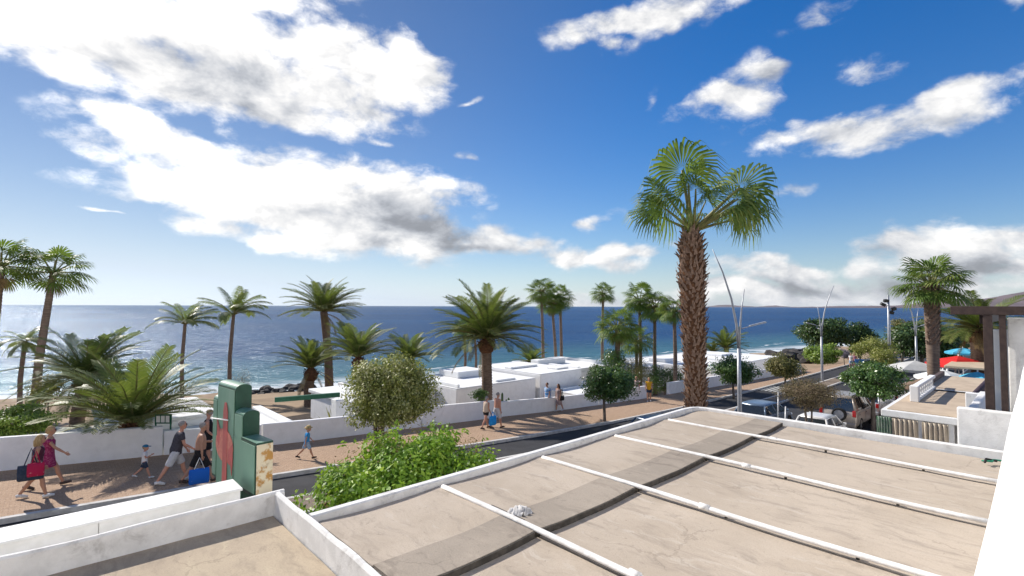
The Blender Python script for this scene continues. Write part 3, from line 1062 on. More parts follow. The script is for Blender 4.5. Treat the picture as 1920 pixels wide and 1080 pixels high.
# ================================================================== VEGETATION
FROND_L = leafmat('date_palm_leaf', [(0.065, 0.098, 0.026), (0.098, 0.137, 0.039), (0.143, 0.176, 0.052), (0.247, 0.247, 0.085)], 0.3, 0.5, 0.3)
FAN_L = leafmat('fan_palm_leaf', [(0.052, 0.098, 0.023), (0.091, 0.156, 0.033), (0.143, 0.221, 0.052), (0.247, 0.286, 0.072)], 0.35, 0.5, 0.25)
COCO_L = leafmat('coconut_palm_leaf', [(0.058, 0.091, 0.029), (0.104, 0.143, 0.039), (0.169, 0.208, 0.065), (0.234, 0.234, 0.091)], 0.35, 0.4, 0.5)
RACHIS = mat('frond_stalk', (0.20, 0.21, 0.07), (0.17, 0.15, 0.055), 0.5, 6.0)
DEADF = leafmat('dry_palm_leaf', [(0.16, 0.10, 0.05), (0.24, 0.16, 0.08), (0.30, 0.21, 0.11)], 0.2, 0.8, 0.2)
TRUNK_D = mat('date_palm_trunk', (0.21, 0.15, 0.11), (0.12, 0.085, 0.065), 0.95, 5.0, 0.9, 9.0, 0.1, stretch=(1, 1, 3.0))
TRUNK_W = mat('fan_palm_trunk', (0.24, 0.18, 0.14), (0.15, 0.11, 0.085), 0.95, 3.0, 0.8, 7.0, 0.1, stretch=(0.7, 0.7, 5.0))
BULB = mat('old_leaf_bases', (0.15, 0.075, 0.04), (0.075, 0.04, 0.025), 0.95, 9.0, 0.9, 14.0, 0.1)
BOOT = mat('split_leaf_base', (0.30, 0.205, 0.15), (0.15, 0.095, 0.07), 0.9, 7.0, 0.5, 20.0, 0.15)
BARK = mat('tree_bark', (0.22, 0.18, 0.15), (0.13, 0.105, 0.085), 0.95, 7.0, 0.8, 16.0, 0.1, stretch=(1, 1, 0.4))


def pinnate_mesh(name, L, pairs, elev, droop, leaf, wid, v_lift, fall, sweep=0.0, seed=0):
    r = random.Random(seed)
    N = 24
    pts, tans = [Vector((0, 0, 0))], []
    yaw = 0.0
    for i in range(N):
        u = i / N
        a = R(elev - droop * u ** 1.35)
        yaw = sweep * u * u
        tn = Vector((math.cos(a) * math.cos(yaw), math.cos(a) * math.sin(yaw), math.sin(a)))
        tans.append(tn)
        pts.append(pts[-1] + tn * (L / N))
    tans.append(tans[-1])
    mb = MB()
    rr = [0.014 * (1 - 0.85 * i / N) for i in range(0, N + 1, 3)]
    mb.tube(pts[::3], rr, 5, 1)
    for k in range(pairs):
        u = 0.13 + 0.86 * (k + r.random() * 0.4) / pairs
        x = u * N
        i = min(int(x), N - 1)
        p = pts[i].lerp(pts[i + 1], x - i)
        tn = tans[i]
        side0 = Vector((0, 0, 1)).cross(tn)
        side0 = side0.normalized() if side0.length > 0.05 else Vector((0, 1, 0))
        nrm = tn.cross(side0).normalized()
        ll = leaf * (math.sin(math.pi * min(1, 0.10 + 0.84 * u)) ** 0.55) * r.uniform(0.85, 1.1)
        for sg in (-1, 1):
            fwd = 0.45 + 0.75 * u
            d = (side0 * sg + tn * fwd + nrm * (v_lift + r.uniform(-0.12, 0.12))).normalized()
            m1 = p + d * ll * 0.5 + Vector((0, 0, -fall * ll * 0.16))
            e = p + d * ll * 0.96 + Vector((0, 0, -fall * ll * 0.55))
            w = d.cross(nrm).normalized() * wid * 0.5
            mb.add([p - w * 0.6, p + w * 0.6, m1 + w, m1 - w, e + w * 0.25, e - w * 0.25], [(0, 1, 2, 3), (3, 2, 4, 5)], 0)
    return mb.mesh(name)


def fan_mesh(name, pet, blade, elev, droop, fall, seed=0, nseg=26):
    r = random.Random(seed)
    N = 6
    pts = [Vector((0, 0, 0))]
    for i in range(N):
        a = R(elev - droop * 0.5 * (i / N))
        pts.append(pts[-1] + Vector((math.cos(a), 0, math.sin(a))) * pet / N)
    mb = MB()
    mb.tube(pts, [0.03 - 0.003 * i for i in range(N + 1)], 5, 1)
    a = R(elev - droop)
    T_ = Vector((math.cos(a), 0, math.sin(a)))
    S_ = Vector((0, 1, 0))
    Nn = T_.cross(S_).normalized()
    if Nn.z < 0:
        Nn = -Nn
    hub = pts[-1]
    half = R(118)
    for k in range(nseg):
        ph = -half + 2 * half * (k + 0.5) / nseg
        dph = half / nseg * 1.04
        Ls = blade * (1 - 0.22 * (ph / half) ** 2) * r.uniform(0.92, 1.06)
        cup = 0.16 * blade * abs(math.sin(ph)) * -1
        pl = 0.014 * (1 if k % 2 else -1)

        def pt(rad, da, bend):
            q = hub + (T_ * math.cos(ph + da) + S_ * math.sin(ph + da)) * rad + Nn * (pl + cup * (rad / blade) ** 2)
            q.z -= fall * blade * bend
            return q
        f1 = 0.02
        v = [pt(0.03, 0, 0), pt(0.03, 0.01, 0), pt(0.5 * Ls, dph, f1), pt(0.5 * Ls, -dph, f1),
             pt(0.76 * Ls, dph * 0.5, 0.16), pt(0.76 * Ls, -dph * 0.5, 0.16)]
        j = r.uniform(0.85, 1.2)
        tip = pt(0.93 * Ls, 0, 0.46 * j)
        tip2 = pt(0.93 * Ls, dph * 0.12, 0.46 * j)
        v += [tip2, tip]
        mb.add(v, [(0, 1, 2, 3), (3, 2, 4, 5), (5, 4, 6, 7)], 0)
    return mb.mesh(name)


def two(me, a, b=None):
    me.materials.append(a)
    me.materials.append(b or RACHIS)
    return me


ELEV = [80, 62, 44, 26, 6, -18]
DATE = [[two(pinnate_mesh('date_frond', 1.0, 50, e, 46 + 10 * v - 0.2 * (80 - e) * 0.5, 0.175, 0.0125, 0.35, 0.25, (v - 0.5) * 0.5, 10 * k + v), FROND_L)
         for v in (0, 1)] for k, e in enumerate(ELEV)]
COCO = [[two(pinnate_mesh('coconut_frond', 1.0, 34, e, 48 + 22 * v, 0.25, 0.022, 0.12, 0.75, 0.5 * v, 30 * k + v + 5), COCO_L)
         for v in (0, 1)] for k, e in enumerate(ELEV)]
FAN = [[two(fan_mesh('fan_leaf', 0.62, 0.62, e, 16 + 16 * v, 0.42, 50 * k + v), FAN_L) for v in (0, 1)] for k, e in enumerate(ELEV)]
FANBIG = [[two(fan_mesh('fan_leaf', 0.72, 0.56, e, 12 + 14 * v, 0.95, 70 * k + v, 40), FAN_L) for v in (0, 1)] for k, e in enumerate(ELEV)]
DRY = [two(fan_mesh('dry_fan_leaf', 0.5, 0.5, -55, 20, 0.6, 900 + v), DEADF, DEADF) for v in (0, 1)]


DRYDATE = [two(pinnate_mesh('dry_frond', 1.0, 34, -12 - 22 * v, 48, 0.14, 0.012, 0.2, 0.7, 0.3, 700 + v), DEADF, DEADF) for v in (0, 1)]


def trunk_mesh(pts, r0, r1, rings, amp, n=12, foot=1.25):
    mb = MB()
    pts = [Vector(p) for p in pts]
    k = max(8, rings * 2)
    P_, R_ = [], []
    for i in range(k + 1):
        u = i / k
        x = u * (len(pts) - 1)
        j = min(int(x), len(pts) - 2)
        P_.append(pts[j].lerp(pts[j + 1], x - j))
        R_.append((r0 + (r1 - r0) * u) * (1 + (amp if i % 2 else -amp)) * (1 + (foot - 1) * max(0, 1 - u * 12)))
    mb.tube(P_, R_, n, 0)
    return mb


def place_fronds(root, top, lib, count, size, emax, emin, seed, wind=0.0, name='frond', vary=0.16, tilt=0.0):
    r = random.Random(seed)
    az0 = r.uniform(0, 6.28)
    for i in range(count):
        u = (i + 0.5) / count
        e = emax + (emin - emax) * u ** 0.85 + r.uniform(-7, 7)
        az = az0 + i * 2.399963 + r.uniform(-0.2, 0.2)
        if wind:
            az -= wind * math.sin(az)
        k = min(range(len(ELEV)), key=lambda q: abs(ELEV[q] - e))
        o = link(name, lib[k][r.randrange(2)], root)
        o.location = top + Vector((math.cos(az), math.sin(az), 0)) * 0.06
        o.rotation_euler = (r.uniform(-0.25, 0.25), R(-(e - ELEV[k]) * 0.6), az)
        o.scale = (size * r.uniform(1 - vary, 1 + vary * 0.6),) * 3


def palm(kind, base, top, r0, r1, count, size, label, seed, emax=82, emin=-10, wind=0.0, bow=0.15, bulb=0.0, dry=0, group=None):
    base, top = Vector(base), Vector(top)
    root = empty({'date': 'date_palm', 'fan': 'fan_palm', 'coco': 'coconut_palm'}[kind], base, 0, label, 'palm', group or 'palms along the sea front')
    rel = top - base
    mid = rel * 0.5 + Vector((-bow, 0, 0)) * (1 if rel.x >= 0 else -1)
    pts = [Vector((0, 0, -0.3)), mid * 0.5 * 0.98, mid, mid.lerp(rel, 0.5) + Vector((0, 0, 0.02)), rel]
    mb = trunk_mesh(pts, r0, r1, max(6, int(rel.length / 0.16)), 0.05 if kind != 'coco' else 0.06)
    mb.build('trunk', {'date': TRUNK_D, 'fan': TRUNK_W, 'coco': TRUNK_W}[kind], root)
    if bulb:
        b = MB()
        rr = random.Random(seed)
        b.tube([rel + Vector((0, 0, z * bulb)) for z in (-1.15, -0.9, -0.3, 0.25, 0.7, 1.3)],
               [r1 * 0.9, bulb * 0.85, bulb * 1.02, bulb * 0.9, bulb * 0.55, bulb * 0.22], 14)
        for i in range(46):
            a, z = rr.uniform(0, 6.28), rr.uniform(-0.9, 0.7) * bulb
            rad = bulb * (1 - 0.45 * (z / bulb) ** 2)
            p = rel + Vector((math.cos(a) * rad, math.sin(a) * rad, z))
            q = p + Vector((math.cos(a) * 0.09, math.sin(a) * 0.09, 0.10))
            b.tube([p - Vector((math.cos(a), math.sin(a), 0.4)) * 0.05, q], [0.05, 0.02], 4)
        b.build('leaf_base_crown', BULB, root)
        top_l = rel + Vector((0, 0, bulb * 0.75))
    else:
        top_l = rel
    lib = {'date': DATE, 'fan': FAN, 'coco': COCO}[kind]
    place_fronds(root, top_l, lib, count, size, emax, emin, seed, wind, 'fan_leaf' if kind == 'fan' else 'frond')
    rr = random.Random(seed + 5)
    for i in range(dry):
        o = link('dry_frond' if kind == 'date' else 'dry_leaf', DRYDATE[i % 2] if kind == 'date' else DRY[i % 2], root)
        az = rr.uniform(0, 6.28)
        o.location = top_l + Vector((0, 0, -0.15))
        o.rotation_euler = (0, R(rr.uniform(-5, 15)), az)
        o.scale = (size * rr.uniform(0.6, 0.8),) * 3
    return root


def palm_px(kind, bx, d, tx, ty, r0, r1, count, size, label, seed, **kw):
    """Palm standing at a photo column and distance, its crown at a photo point."""
    base = on_ground(bx, d)
    top = at_d(tx, ty, d)
    return palm(kind, base, top, r0, r1, count, size, label, seed, **kw)


# --- left group
palm_px('fan', -12, 24, 2, 500, 0.20, 0.15, 20, 1.6, 'tall fan palm cut off by the left edge of the picture', 1, emin=-22, dry=3, wind=0.15)
palm_px('fan', 66, 25, 100, 512, 0.22, 0.14, 20, 1.55, 'tall leaning fan palm with bare trunk, near the left edge', 2, emin=-24, dry=2, wind=0.2)
palm_px('coco', 43, 36, 47, 640, 0.17, 0.13, 18, 1.75, 'short windswept palm between the two leftmost fan palms', 3, emin=-25, wind=0.3)
palm_px('date', 152, 22.5, 158, 718, 0.3, 0.26, 54, 2.75, 'bushy date palm behind the large front-left date palm', 4, emax=80, emin=-8, bulb=0.38, wind=0.35, dry=4)
palm_px('date', 248, 17.9, 248, 806, 0.32, 0.3, 48, 3.05, 'large stemless date palm arching over the white wall on the left', 5, emax=84, emin=14, bulb=0.34, wind=0.1)
palm_px('coco', 345, 44, 347, 608, 0.17, 0.13, 17, 2.9, 'windswept coconut palm, the left one of the thin pair by the sea', 6, emax=88, emin=14, wind=0.6)
palm_px('coco', 433, 46, 438, 590, 0.19, 0.14, 17, 3.35, 'windswept coconut palm just above the green sign', 7, emax=88, emin=14, wind=0.55)
# --- middle group
palm_px('date', 620, 48, 607, 584, 0.42, 0.34, 56, 4.1, 'tall slender date palm standing on the beach, its crown above the horizon', 8, emax=82, emin=5, bulb=0.0, wind=0.2, dry=4)
palm_px('date', 583, 42, 583, 700, 0.42, 0.38, 46, 3.2, 'short date palm with upright crown left of the tall beach palm', 9, emax=86, emin=25, bulb=0.55, wind=0.15, dry=5)
palm_px('date', 672, 38, 672, 678, 0.36, 0.32, 48, 3.3, 'upright date palm rising behind the left side of the round variegated tree', 10, emax=86, emin=14, bulb=0.45, dry=4)
palm_px('date', 768, 42, 768, 680, 0.34, 0.3, 44, 2.8, 'date palm crown peeping over the top of the round variegated tree', 11, emax=80, emin=10, bulb=0.4)
palm_px('date', 914, 29.5, 912, 645, 0.33, 0.29, 72, 3.6, 'largest date palm with thick straight trunk and wide arching crown', 12, emax=84, emin=0, bulb=0.48, bow=0.02, dry=3)
palm_px('fan', 871, 52, 870, 617, 0.15, 0.12, 20, 1.2, 'thin fan palm half hidden left of the largest date palm, nearer its fronds', 13, emin=-30)
palm_px('fan', 891, 52, 890, 622, 0.14, 0.11, 18, 1.1, 'thin fan palm against the trunk of the largest date palm', 14, emin=-30)
palm_px('date', 996, 49, 996, 683, 0.25, 0.25, 32, 2.15, 'small stemless date palm beyond the white roofs', 15, emax=80, emin=12, bulb=0.25)
# --- thin fan palms in the middle
for (bx, d, tx, ty, sz, lab, sd) in (
        (1019, 53, 1015, 548, 1.65, 'leftmost of the three thin fan palms standing together', 21),
        (1045, 54, 1035, 570, 1.6, 'middle and leaning one of the three thin fan palms', 22),
        (1053, 55, 1050, 558, 1.65, 'rightmost of the three thin fan palms standing together', 23),
        (1129, 56, 1131, 552, 1.4, 'solitary tall thin fan palm between the trio and the four fan palms', 24),
        (1200, 46, 1199, 563, 1.65, 'tallest of the four fan palms left of the shaggy trunk', 26),
        (1228, 45, 1228, 577, 1.6, 'second tallest fan palm left of the shaggy trunk', 28),
        (1265, 41, 1264, 583, 1.4, 'fan palm closest to the left of the shaggy trunk', 29)):
    palm_px('fan', bx, d, tx, ty, 0.19, 0.13, 28, sz, lab, sd, emin=-34, bow=0.05, dry=2)
palm_px('fan', 1158, 41, 1158, 615, 0.24, 0.2, 32, 1.85, 'stocky fan palm with dry skirt in front of the thin ones', 25, emin=-35, dry=8, bow=0.03)
palm_px('fan', 1193, 44, 1193, 640, 0.16, 0.14, 24, 1.55, 'short fan palm tucked behind the stocky fan palm', 27, emin=-35, dry=3, bow=0.03)
palm_px('date', 1362, 72, 1362, 655, 0.3, 0.3, 40, 3.5, 'low date palm behind the white roof right of the shaggy trunk', 30, emax=80, emin=8, bulb=0.3)
palm_px('date', 1336, 73, 1336, 662, 0.3, 0.3, 30, 2.4, 'smaller low date palm touching the shaggy trunk on its right', 31, emax=80, emin=8, bulb=0.3)
# --- right
RESTO = palm_px('fan', 1748, 32, 1745, 536, 0.27, 0.42, 34, 2.0, 'fan palm with thick brown trunk rising from the restaurant terrace', 32, emax=84, emin=-28, bow=0.02, dry=0)
RESTO_TOP = at_d(1745, 536, 32) - on_ground(1748, 32)
palm_px('date', 1835, 36, 1836, 628, 0.5, 0.52, 54, 3.7, 'date palm behind the dark brown pergola beam', 33, emax=70, emin=-6, bulb=0.62, bow=0.0, dry=4)


# split leaf bases that cover fan palm trunks
# one split leaf base: a curved pointed wedge
b = MB()
b.add([(-0.055, 0, 0), (0.055, 0, 0), (0.05, 0.055, 0.10), (-0.05, 0.055, 0.10), (0.03, 0.12, 0.19), (-0.01, 0.11, 0.20),
       (0, -0.03, 0.02), (0, 0.02, 0.13), (0.012, 0.10, 0.195)],
      [(0, 1, 2, 3), (3, 2, 4, 5), (1, 6, 7, 2), (6, 0, 3, 7), (2, 7, 8, 4), (7, 3, 5, 8)], 0)
b2 = MB()
b2.add([(-0.06, 0, 0), (0.04, 0, 0), (0.02, 0.07, 0.11), (-0.06, 0.05, 0.09), (0.0, 0.10, 0.24), (-0.015, 0.09, 0.25),
        (-0.01, -0.03, 0.02), (-0.02, 0.02, 0.13)],
       [(0, 1, 2, 3), (3, 2, 4, 5), (1, 6, 7, 2), (6, 0, 3, 7)], 0)
BOOTS = [b.mesh('leaf_base'), b2.mesh('leaf_base')]
for m_ in BOOTS:
    m_.materials.append(BOOT)


def add_boots(root, rel, r0, r1, u0, n, k0, seed):
    r = random.Random(seed)
    turn = 0.0
    for i in range(n):
        u = u0 + (1 - u0) * (i + r.random()) / n
        turn += 2.399963
        a = math.pi + math.pi * ((turn / math.pi) % 1.0) if True else turn
        rad = (r0 + (r1 - r0) * u) * 0.97
        o = link('leaf_base', BOOTS[i % 2], root)
        o.location = rel * u + Vector((math.cos(a) * rad, math.sin(a) * rad, 0))
        o.rotation_euler = (r.uniform(-0.3, 0.2), r.uniform(-0.3, 0.3), a - math.pi / 2)
        q = k0 * r.uniform(0.8, 1.2)
        o.scale = (q, q, q)


add_boots(RESTO, RESTO_TOP, 0.27, 0.42, 0.55, 190, 0.95, 5)


# --- the tall shaggy fan palm in front
def shaggy_palm():
    base = on_ground(1300, 16.6)
    top = at_d(1299, 432, 16.6)
    root = empty('shaggy_fan_palm', base, 0, 'tall fan palm in front with shaggy trunk covered in old leaf bases', 'palm')
    rel = top - base
    N = 40
    P_, R_ = [], []
    for i in range(N + 1):
        u = i / N
        P_.append(Vector((rel.x * u, rel.y * u, rel.z * u)) + Vector((0.05 * math.sin(u * 5), 0, 0)))
        R_.append(np.interp(u, [0, 0.35, 0.6, 0.85, 0.95, 1.0], [0.27, 0.30, 0.345, 0.40, 0.34, 0.16]))
    MB().tube(P_, [float(x) for x in R_], 14).build('trunk', BULB, root)
    r = random.Random(77)
    ms = BOOTS
    rest = MB()
    total, turn = 640, 0.0
    for i in range(total):
        u = 0.30 + 0.69 * (i + r.random()) / total
        turn += 2.399963
        a = turn + r.uniform(-0.12, 0.12)
        rad = float(np.interp(u, [0, 0.35, 0.6, 0.85, 0.95, 1.0], [0.27, 0.30, 0.345, 0.40, 0.34, 0.16]))
        p = Vector((rel.x * u, rel.y * u, rel.z * u)) + Vector((0.05 * math.sin(u * 5) + math.cos(a) * rad * 0.93, math.sin(a) * rad * 0.93, 0))
        rot = Euler((r.uniform(-0.35, 0.25), r.uniform(-0.3, 0.3), a - math.pi / 2))
        k = r.uniform(0.8, 1.25) * (1.15 if u > 0.75 else 0.95)
        faces_cam = math.sin(a) < -0.05 or abs(math.cos(a)) > 0.9
        if faces_cam and i % 8 != 0 and sum(1 for c in root.children if c.name.startswith('leaf_base')) < 295:
            o = link('leaf_base', ms[r.randrange(2)], root)
            o.location = p
            o.rotation_euler = rot
            o.scale = (k, k, k)
        else:
            M_ = Matrix.Translation(p) @ rot.to_matrix().to_4x4() @ Matrix.Scale(k, 4)
            me = ms[i % 2]
            rest.add([M_ @ v.co for v in me.vertices], [tuple(f.vertices) for f in me.polygons], 0)
    tag(rest.build('leaf_bases', BOOT, root), kind='stuff')
    # crown: fewer, large leaves on long stalks
    leaves = [  # azimuth (deg, from +X), stalk elevation, roll, size
        (184, 40, -0.9, 2.35), (168, 30, -0.5, 2.0), (262, 83, 0.2, 2.9), (80, 80, 0.9, 2.7), (15, 68, 0.8, 2.75),
        (350, 46, 0.7, 2.4), (335, 32, 0.4, 2.3), (12, 24, 0.5, 2.1), (320, 30, 0.3, 1.9), (290, 50, 0.2, 1.7),
        (140, 52, -0.4, 2.0), (60, 34, 0.2, 1.9), (205, 50, -0.6, 2.1), (225, 62, -0.4, 2.2), (300, 74, 0.5, 2.4), (5, 36, 0.5, 2.2), (155, 66, -0.7, 2.3)]
    for (az, e, rl, sz) in leaves:
        k = min(range(len(ELEV)), key=lambda q: abs(ELEV[q] - e))
        o = link('fan_leaf', FANBIG[k][r.randrange(2)], root)
        o.location = rel + Vector((0, 0, -0.05))
        o.rotation_euler = (rl, R(-(e - ELEV[k])), R(az))
        o.scale = (sz,) * 3
    return root


shaggy_palm()


# ------------------------------------------------------------------ broadleaf trees and shrubs
def leaf_cloud(name, centre, radii, n, size, seed, lumps=26, lump_r=0.42, fill=0.25, hang=0.2, aspect=0.5, bottom=-1.0, squash=1.0):
    g = np.random.default_rng(seed)
    radii = np.array(radii, float)
    ld = g.normal(size=(lumps, 3))
    ld /= np.linalg.norm(ld, axis=1)[:, None]
    ld[:, 2] = np.where(ld[:, 2] < bottom, -ld[:, 2], ld[:, 2])
    lc = ld * g.uniform(0.45, 0.84, (lumps, 1))
    which = g.integers(0, lumps, n)
    d = g.normal(size=(n, 3))
    d /= np.linalg.norm(d, axis=1)[:, None]
    rr = lump_r * g.uniform(0.55, 1.08, (n, 1)) * g.uniform(0.55, 1.25, (lumps, 1))[which]
    p = lc[which] + d * rr
    inner = g.random(n) < fill
    q = g.normal(size=(n, 3))
    q /= np.linalg.norm(q, axis=1)[:, None]
    p[inner] = q[inner] * g.uniform(0.2, 0.8, (inner.sum(), 1))
    p[:, 2] = np.maximum(p[:, 2], bottom + 0.08 * g.normal(size=n))
    out = p / (np.linalg.norm(p, axis=1)[:, None] + 1e-6)
    pos = p * radii + np.array(centre)
    nrm = 0.55 * d + 0.5 * out + 0.55 * g.normal(size=(n, 3)) + np.array([0, 0, 0.35])
    nrm /= np.linalg.norm(nrm, axis=1)[:, None]
    ax = 0.6 * out + g.normal(size=(n, 3)) * 0.8 + np.array([0, 0, -hang * 3])
    ax -= nrm * np.sum(ax * nrm, axis=1)[:, None]
    ax /= np.linalg.norm(ax, axis=1)[:, None] + 1e-6
    sd = np.cross(nrm, ax)
    L = size * g.uniform(0.65, 1.25, (n, 1))
    w = L * aspect * 0.5
    v = np.stack([pos, pos + ax * L * 0.45 + sd * w, pos + ax * L, pos + ax * L * 0.45 - sd * w], axis=1).reshape(-1, 3)
    return np_mesh(name, v, np.arange(4 * n).reshape(n, 4))


FICUS_V = leafmat('variegated_ficus_leaf', [(0.07, 0.09, 0.015), (0.19, 0.21, 0.04), (0.36, 0.36, 0.10), (0.58, 0.55, 0.27)], 0.25, 0.45, 0.4)
FICUS_G = leafmat('glossy_ficus_leaf', [(0.023, 0.058, 0.016), (0.046, 0.104, 0.023), (0.085, 0.169, 0.039), (0.169, 0.260, 0.065)], 0.2, 0.35, 0.5)
BUSH_G = leafmat('bright_green_leaf', [(0.052, 0.111, 0.016), (0.130, 0.260, 0.023), (0.234, 0.403, 0.039), (0.416, 0.546, 0.078)], 0.35, 0.5, 0.3)
DARK_G = leafmat('dark_green_leaf', [(0.016, 0.039, 0.013), (0.033, 0.072, 0.018), (0.058, 0.111, 0.026), (0.117, 0.169, 0.046)], 0.15, 0.4, 0.4)
YELL_G = leafmat('yellow_green_leaf', [(0.09, 0.11, 0.02), (0.19, 0.22, 0.04), (0.32, 0.33, 0.08), (0.45, 0.42, 0.15)], 0.3, 0.45, 0.4)
LIME_G = leafmat('lime_green_leaf', [(0.078, 0.130, 0.019), (0.169, 0.273, 0.039), (0.273, 0.377, 0.065), (0.390, 0.468, 0.104)], 0.3, 0.4, 0.4)
BROWN_L = leafmat('dry_brown_twig_leaf', [(0.10, 0.07, 0.045), (0.16, 0.115, 0.075), (0.22, 0.165, 0.11), (0.26, 0.22, 0.10)], 0.15, 0.8, 0.2)
OLIVE_L = leafmat('olive_brown_leaf', [(0.078, 0.085, 0.026), (0.143, 0.143, 0.046), (0.221, 0.195, 0.065), (0.325, 0.260, 0.117)], 0.2, 0.5, 0.3)
LILAC_L = leafmat('lilac_flower', [(0.10, 0.09, 0.10), (0.22, 0.2, 0.25), (0.40, 0.36, 0.45)], 0.2, 0.6, 0.2)


def limbs(root, h, rad, crown_c, crown_r, n, seed, m=None, stems=1):
    r = random.Random(seed)
    mb = MB()
    for st_ in range(stems):
        off = Vector((r.uniform(-1, 1), r.uniform(-1, 1), 0)) * (0.14 if stems > 1 else 0)
        lean = Vector((r.uniform(-1, 1), r.uniform(-1, 1), 0)) * 0.08 * h
        rr = rad * (1 if stems == 1 else 0.62)
        mb.tube([off + Vector((0, 0, -0.2)), off + Vector((0, 0, 0.05)), off + lean * 0.4 + Vector((0, 0, h * 0.5)), off * 1.5 + lean + Vector((0, 0, h))],
                [rr * 1.5, rr * 1.15, rr, rr * 0.8], 9)
    for i in range(n):
        a = 6.283 * i / n + r.uniform(-0.4, 0.4)
        e = Vector((math.cos(a) * crown_r[0] * 0.7, math.sin(a) * crown_r[1] * 0.7, crown_c[2] + crown_r[2] * r.uniform(-0.5, 0.6)))
        b = Vector((r.uniform(-0.04, 0.04), r.uniform(-0.04, 0.04), h * r.uniform(0.82, 1.0)))
        mm = b.lerp(e, 0.5) + Vector((0, 0, 0.12 * h))
        mb.tube([b, mm, e], [rad * 0.55, rad * 0.35, rad * 0.1], 6)
        for q in range(2):
            f = mm.lerp(e, r.uniform(0.2, 0.7))
            g = f + Vector((r.uniform(-1, 1) * crown_r[0], r.uniform(-1, 1) * crown_r[1], r.uniform(0, 1) * crown_r[2])) * 0.4
            mb.tube([f, g], [rad * 0.22, rad * 0.06], 5)
    return mb.build('trunk', m or BARK, root)


def tree(name, base, px_w, dist, top_z, bot_z, leafm, n, size, label, seed, trunk=0.09, cat='tree', group=None, dx=0.0, depth=1.0, nl=6, stems=1, sprigs=0, dry=0, **kw):
    """Crown given by its width in photo pixels at a distance and by its top and bottom heights."""
    root = empty(name, base, 0, label, cat, group)
    rw = px_w / F * dist * 0.5
    cz = (top_z + bot_z) * 0.5 - base.z
    rz = (top_z - bot_z) * 0.5
    c = (dx, 0, cz)
    rad = (rw, rw * depth, rz)
    limbs(root, max(0.25, bot_z - base.z + rz * 0.35), trunk, c, rad, nl, seed, stems=stems)
    me = leaf_cloud('crown', c, rad, n, size, seed, **kw)
    link('crown', me, root, leafm)
    if sprigs:                                                   # loose shoots that break the outline
        g = np.random.default_rng(seed + 500)
        mb_c, mb_n = [], 0
        pos = []
        for i in range(sprigs):
            d = g.normal(size=3)
            d /= np.linalg.norm(d)
            d[2] = abs(d[2]) * (1 if g.random() < 0.8 else -0.6)
            b0 = np.array(c) + d * np.array(rad) * 0.92
            L_ = size * g.uniform(1.0, 2.6)
            for q in np.linspace(0.1, 1, 8):
                pos.append(b0 + (d + np.array([0, 0, -0.25 * q])) * L_ * q + g.normal(size=3) * size * 0.25)
        pos = np.array(pos)
        n_ = len(pos)
        ax = g.normal(size=(n_, 3))
        ax /= np.linalg.norm(ax, axis=1)[:, None]
        sd = np.cross(ax, g.normal(size=(n_, 3)))
        sd /= np.linalg.norm(sd, axis=1)[:, None]
        v = np.stack([pos, pos + ax * size * 0.4 + sd * size * 0.22, pos + ax * size * 0.9, pos + ax * size * 0.4 - sd * size * 0.22], axis=1).reshape(-1, 3)
        tag(link('shoots', np_mesh('shoots', v, np.arange(4 * n_).reshape(n_, 4)), root, leafm), kind='stuff')
    if dry:
        link('dry_leaves', leaf_cloud('dry_leaves', c, rad, dry, size * 0.8, seed + 9, lumps=9, lump_r=0.3, fill=0.1, aspect=0.3), root, DEADF)
    return root


def zat(py, dist):
    """Height seen at a photo row at a distance (centre column)."""
    return at_d(960, py, dist).z


def tree_px(name, bx, dist, cx, w, top, bot, leafm, n, size, label, seed, **kw):
    base = on_ground(bx, dist, 0.16)
    dx = (cx - bx) / F * dist
    roll = (bx - 960) * math.tan(-ROLL)
    return tree(name, base, w, dist, zat(top - roll, dist), zat(bot - roll, dist), leafm, n, size, label, seed, dx=dx, **kw)


KG = 'round trees along the promenade kerb'
tree_px('round_tree', 712, 18.3, 736, 178, 664, 818, FICUS_V, 42000, 0.11, 'large round variegated tree with pale leaf edges, nearest on the promenade kerb', 41,
        group=KG, sprigs=160, trunk=0.13, stems=5, lumps=70, lump_r=0.3, fill=0.42, hang=0.25, bottom=-0.62)
tree_px('round_tree', 1133, 28.6, 1143, 106, 678, 758, FICUS_G, 15000, 0.14, 'dark glossy round tree on the kerb, beside the walkers', 42, group=KG, sprigs=60, trunk=0.08, lumps=34, lump_r=0.36)
tree_px('round_tree', 1374, 38.5, 1373, 76, 668, 720, FICUS_G, 12000, 0.16, 'small round tree on the kerb behind the curved lamp post', 43, group=KG, sprigs=60, trunk=0.08, lumps=24, lump_r=0.4)
tree_px('round_tree', 1470, 44.5, 1467, 60, 664, 712, OLIVE_L, 11000, 0.16, 'olive brown round tree on the kerb, two trees right of the lamp post', 44, group=KG, sprigs=60, trunk=0.08, lumps=22, lump_r=0.4)
tree_px('round_tree', 1541, 51, 1541, 72, 641, 684, LIME_G, 10000, 0.2, 'lime green round tree just beside the second curved lamp post', 45, group=KG, trunk=0.09, lumps=20, lump_r=0.38)
tree_px('dry_tree', 1514, 23.2, 1514, 116, 706, 768, BROWN_L, 20000, 0.09, 'dry brown twiggy tree in front of the small white car', 46, trunk=0.07, stems=3, lumps=30, lump_r=0.34, fill=0.35, aspect=0.22)
tree_px('round_tree', 1633, 28.3, 1638, 108, 678, 758, FICUS_G, 16000, 0.15, 'dense green round tree standing right of the beige off-road car', 47, group='street trees', sprigs=60, trunk=0.11, lumps=34, lump_r=0.33, bottom=-0.55)
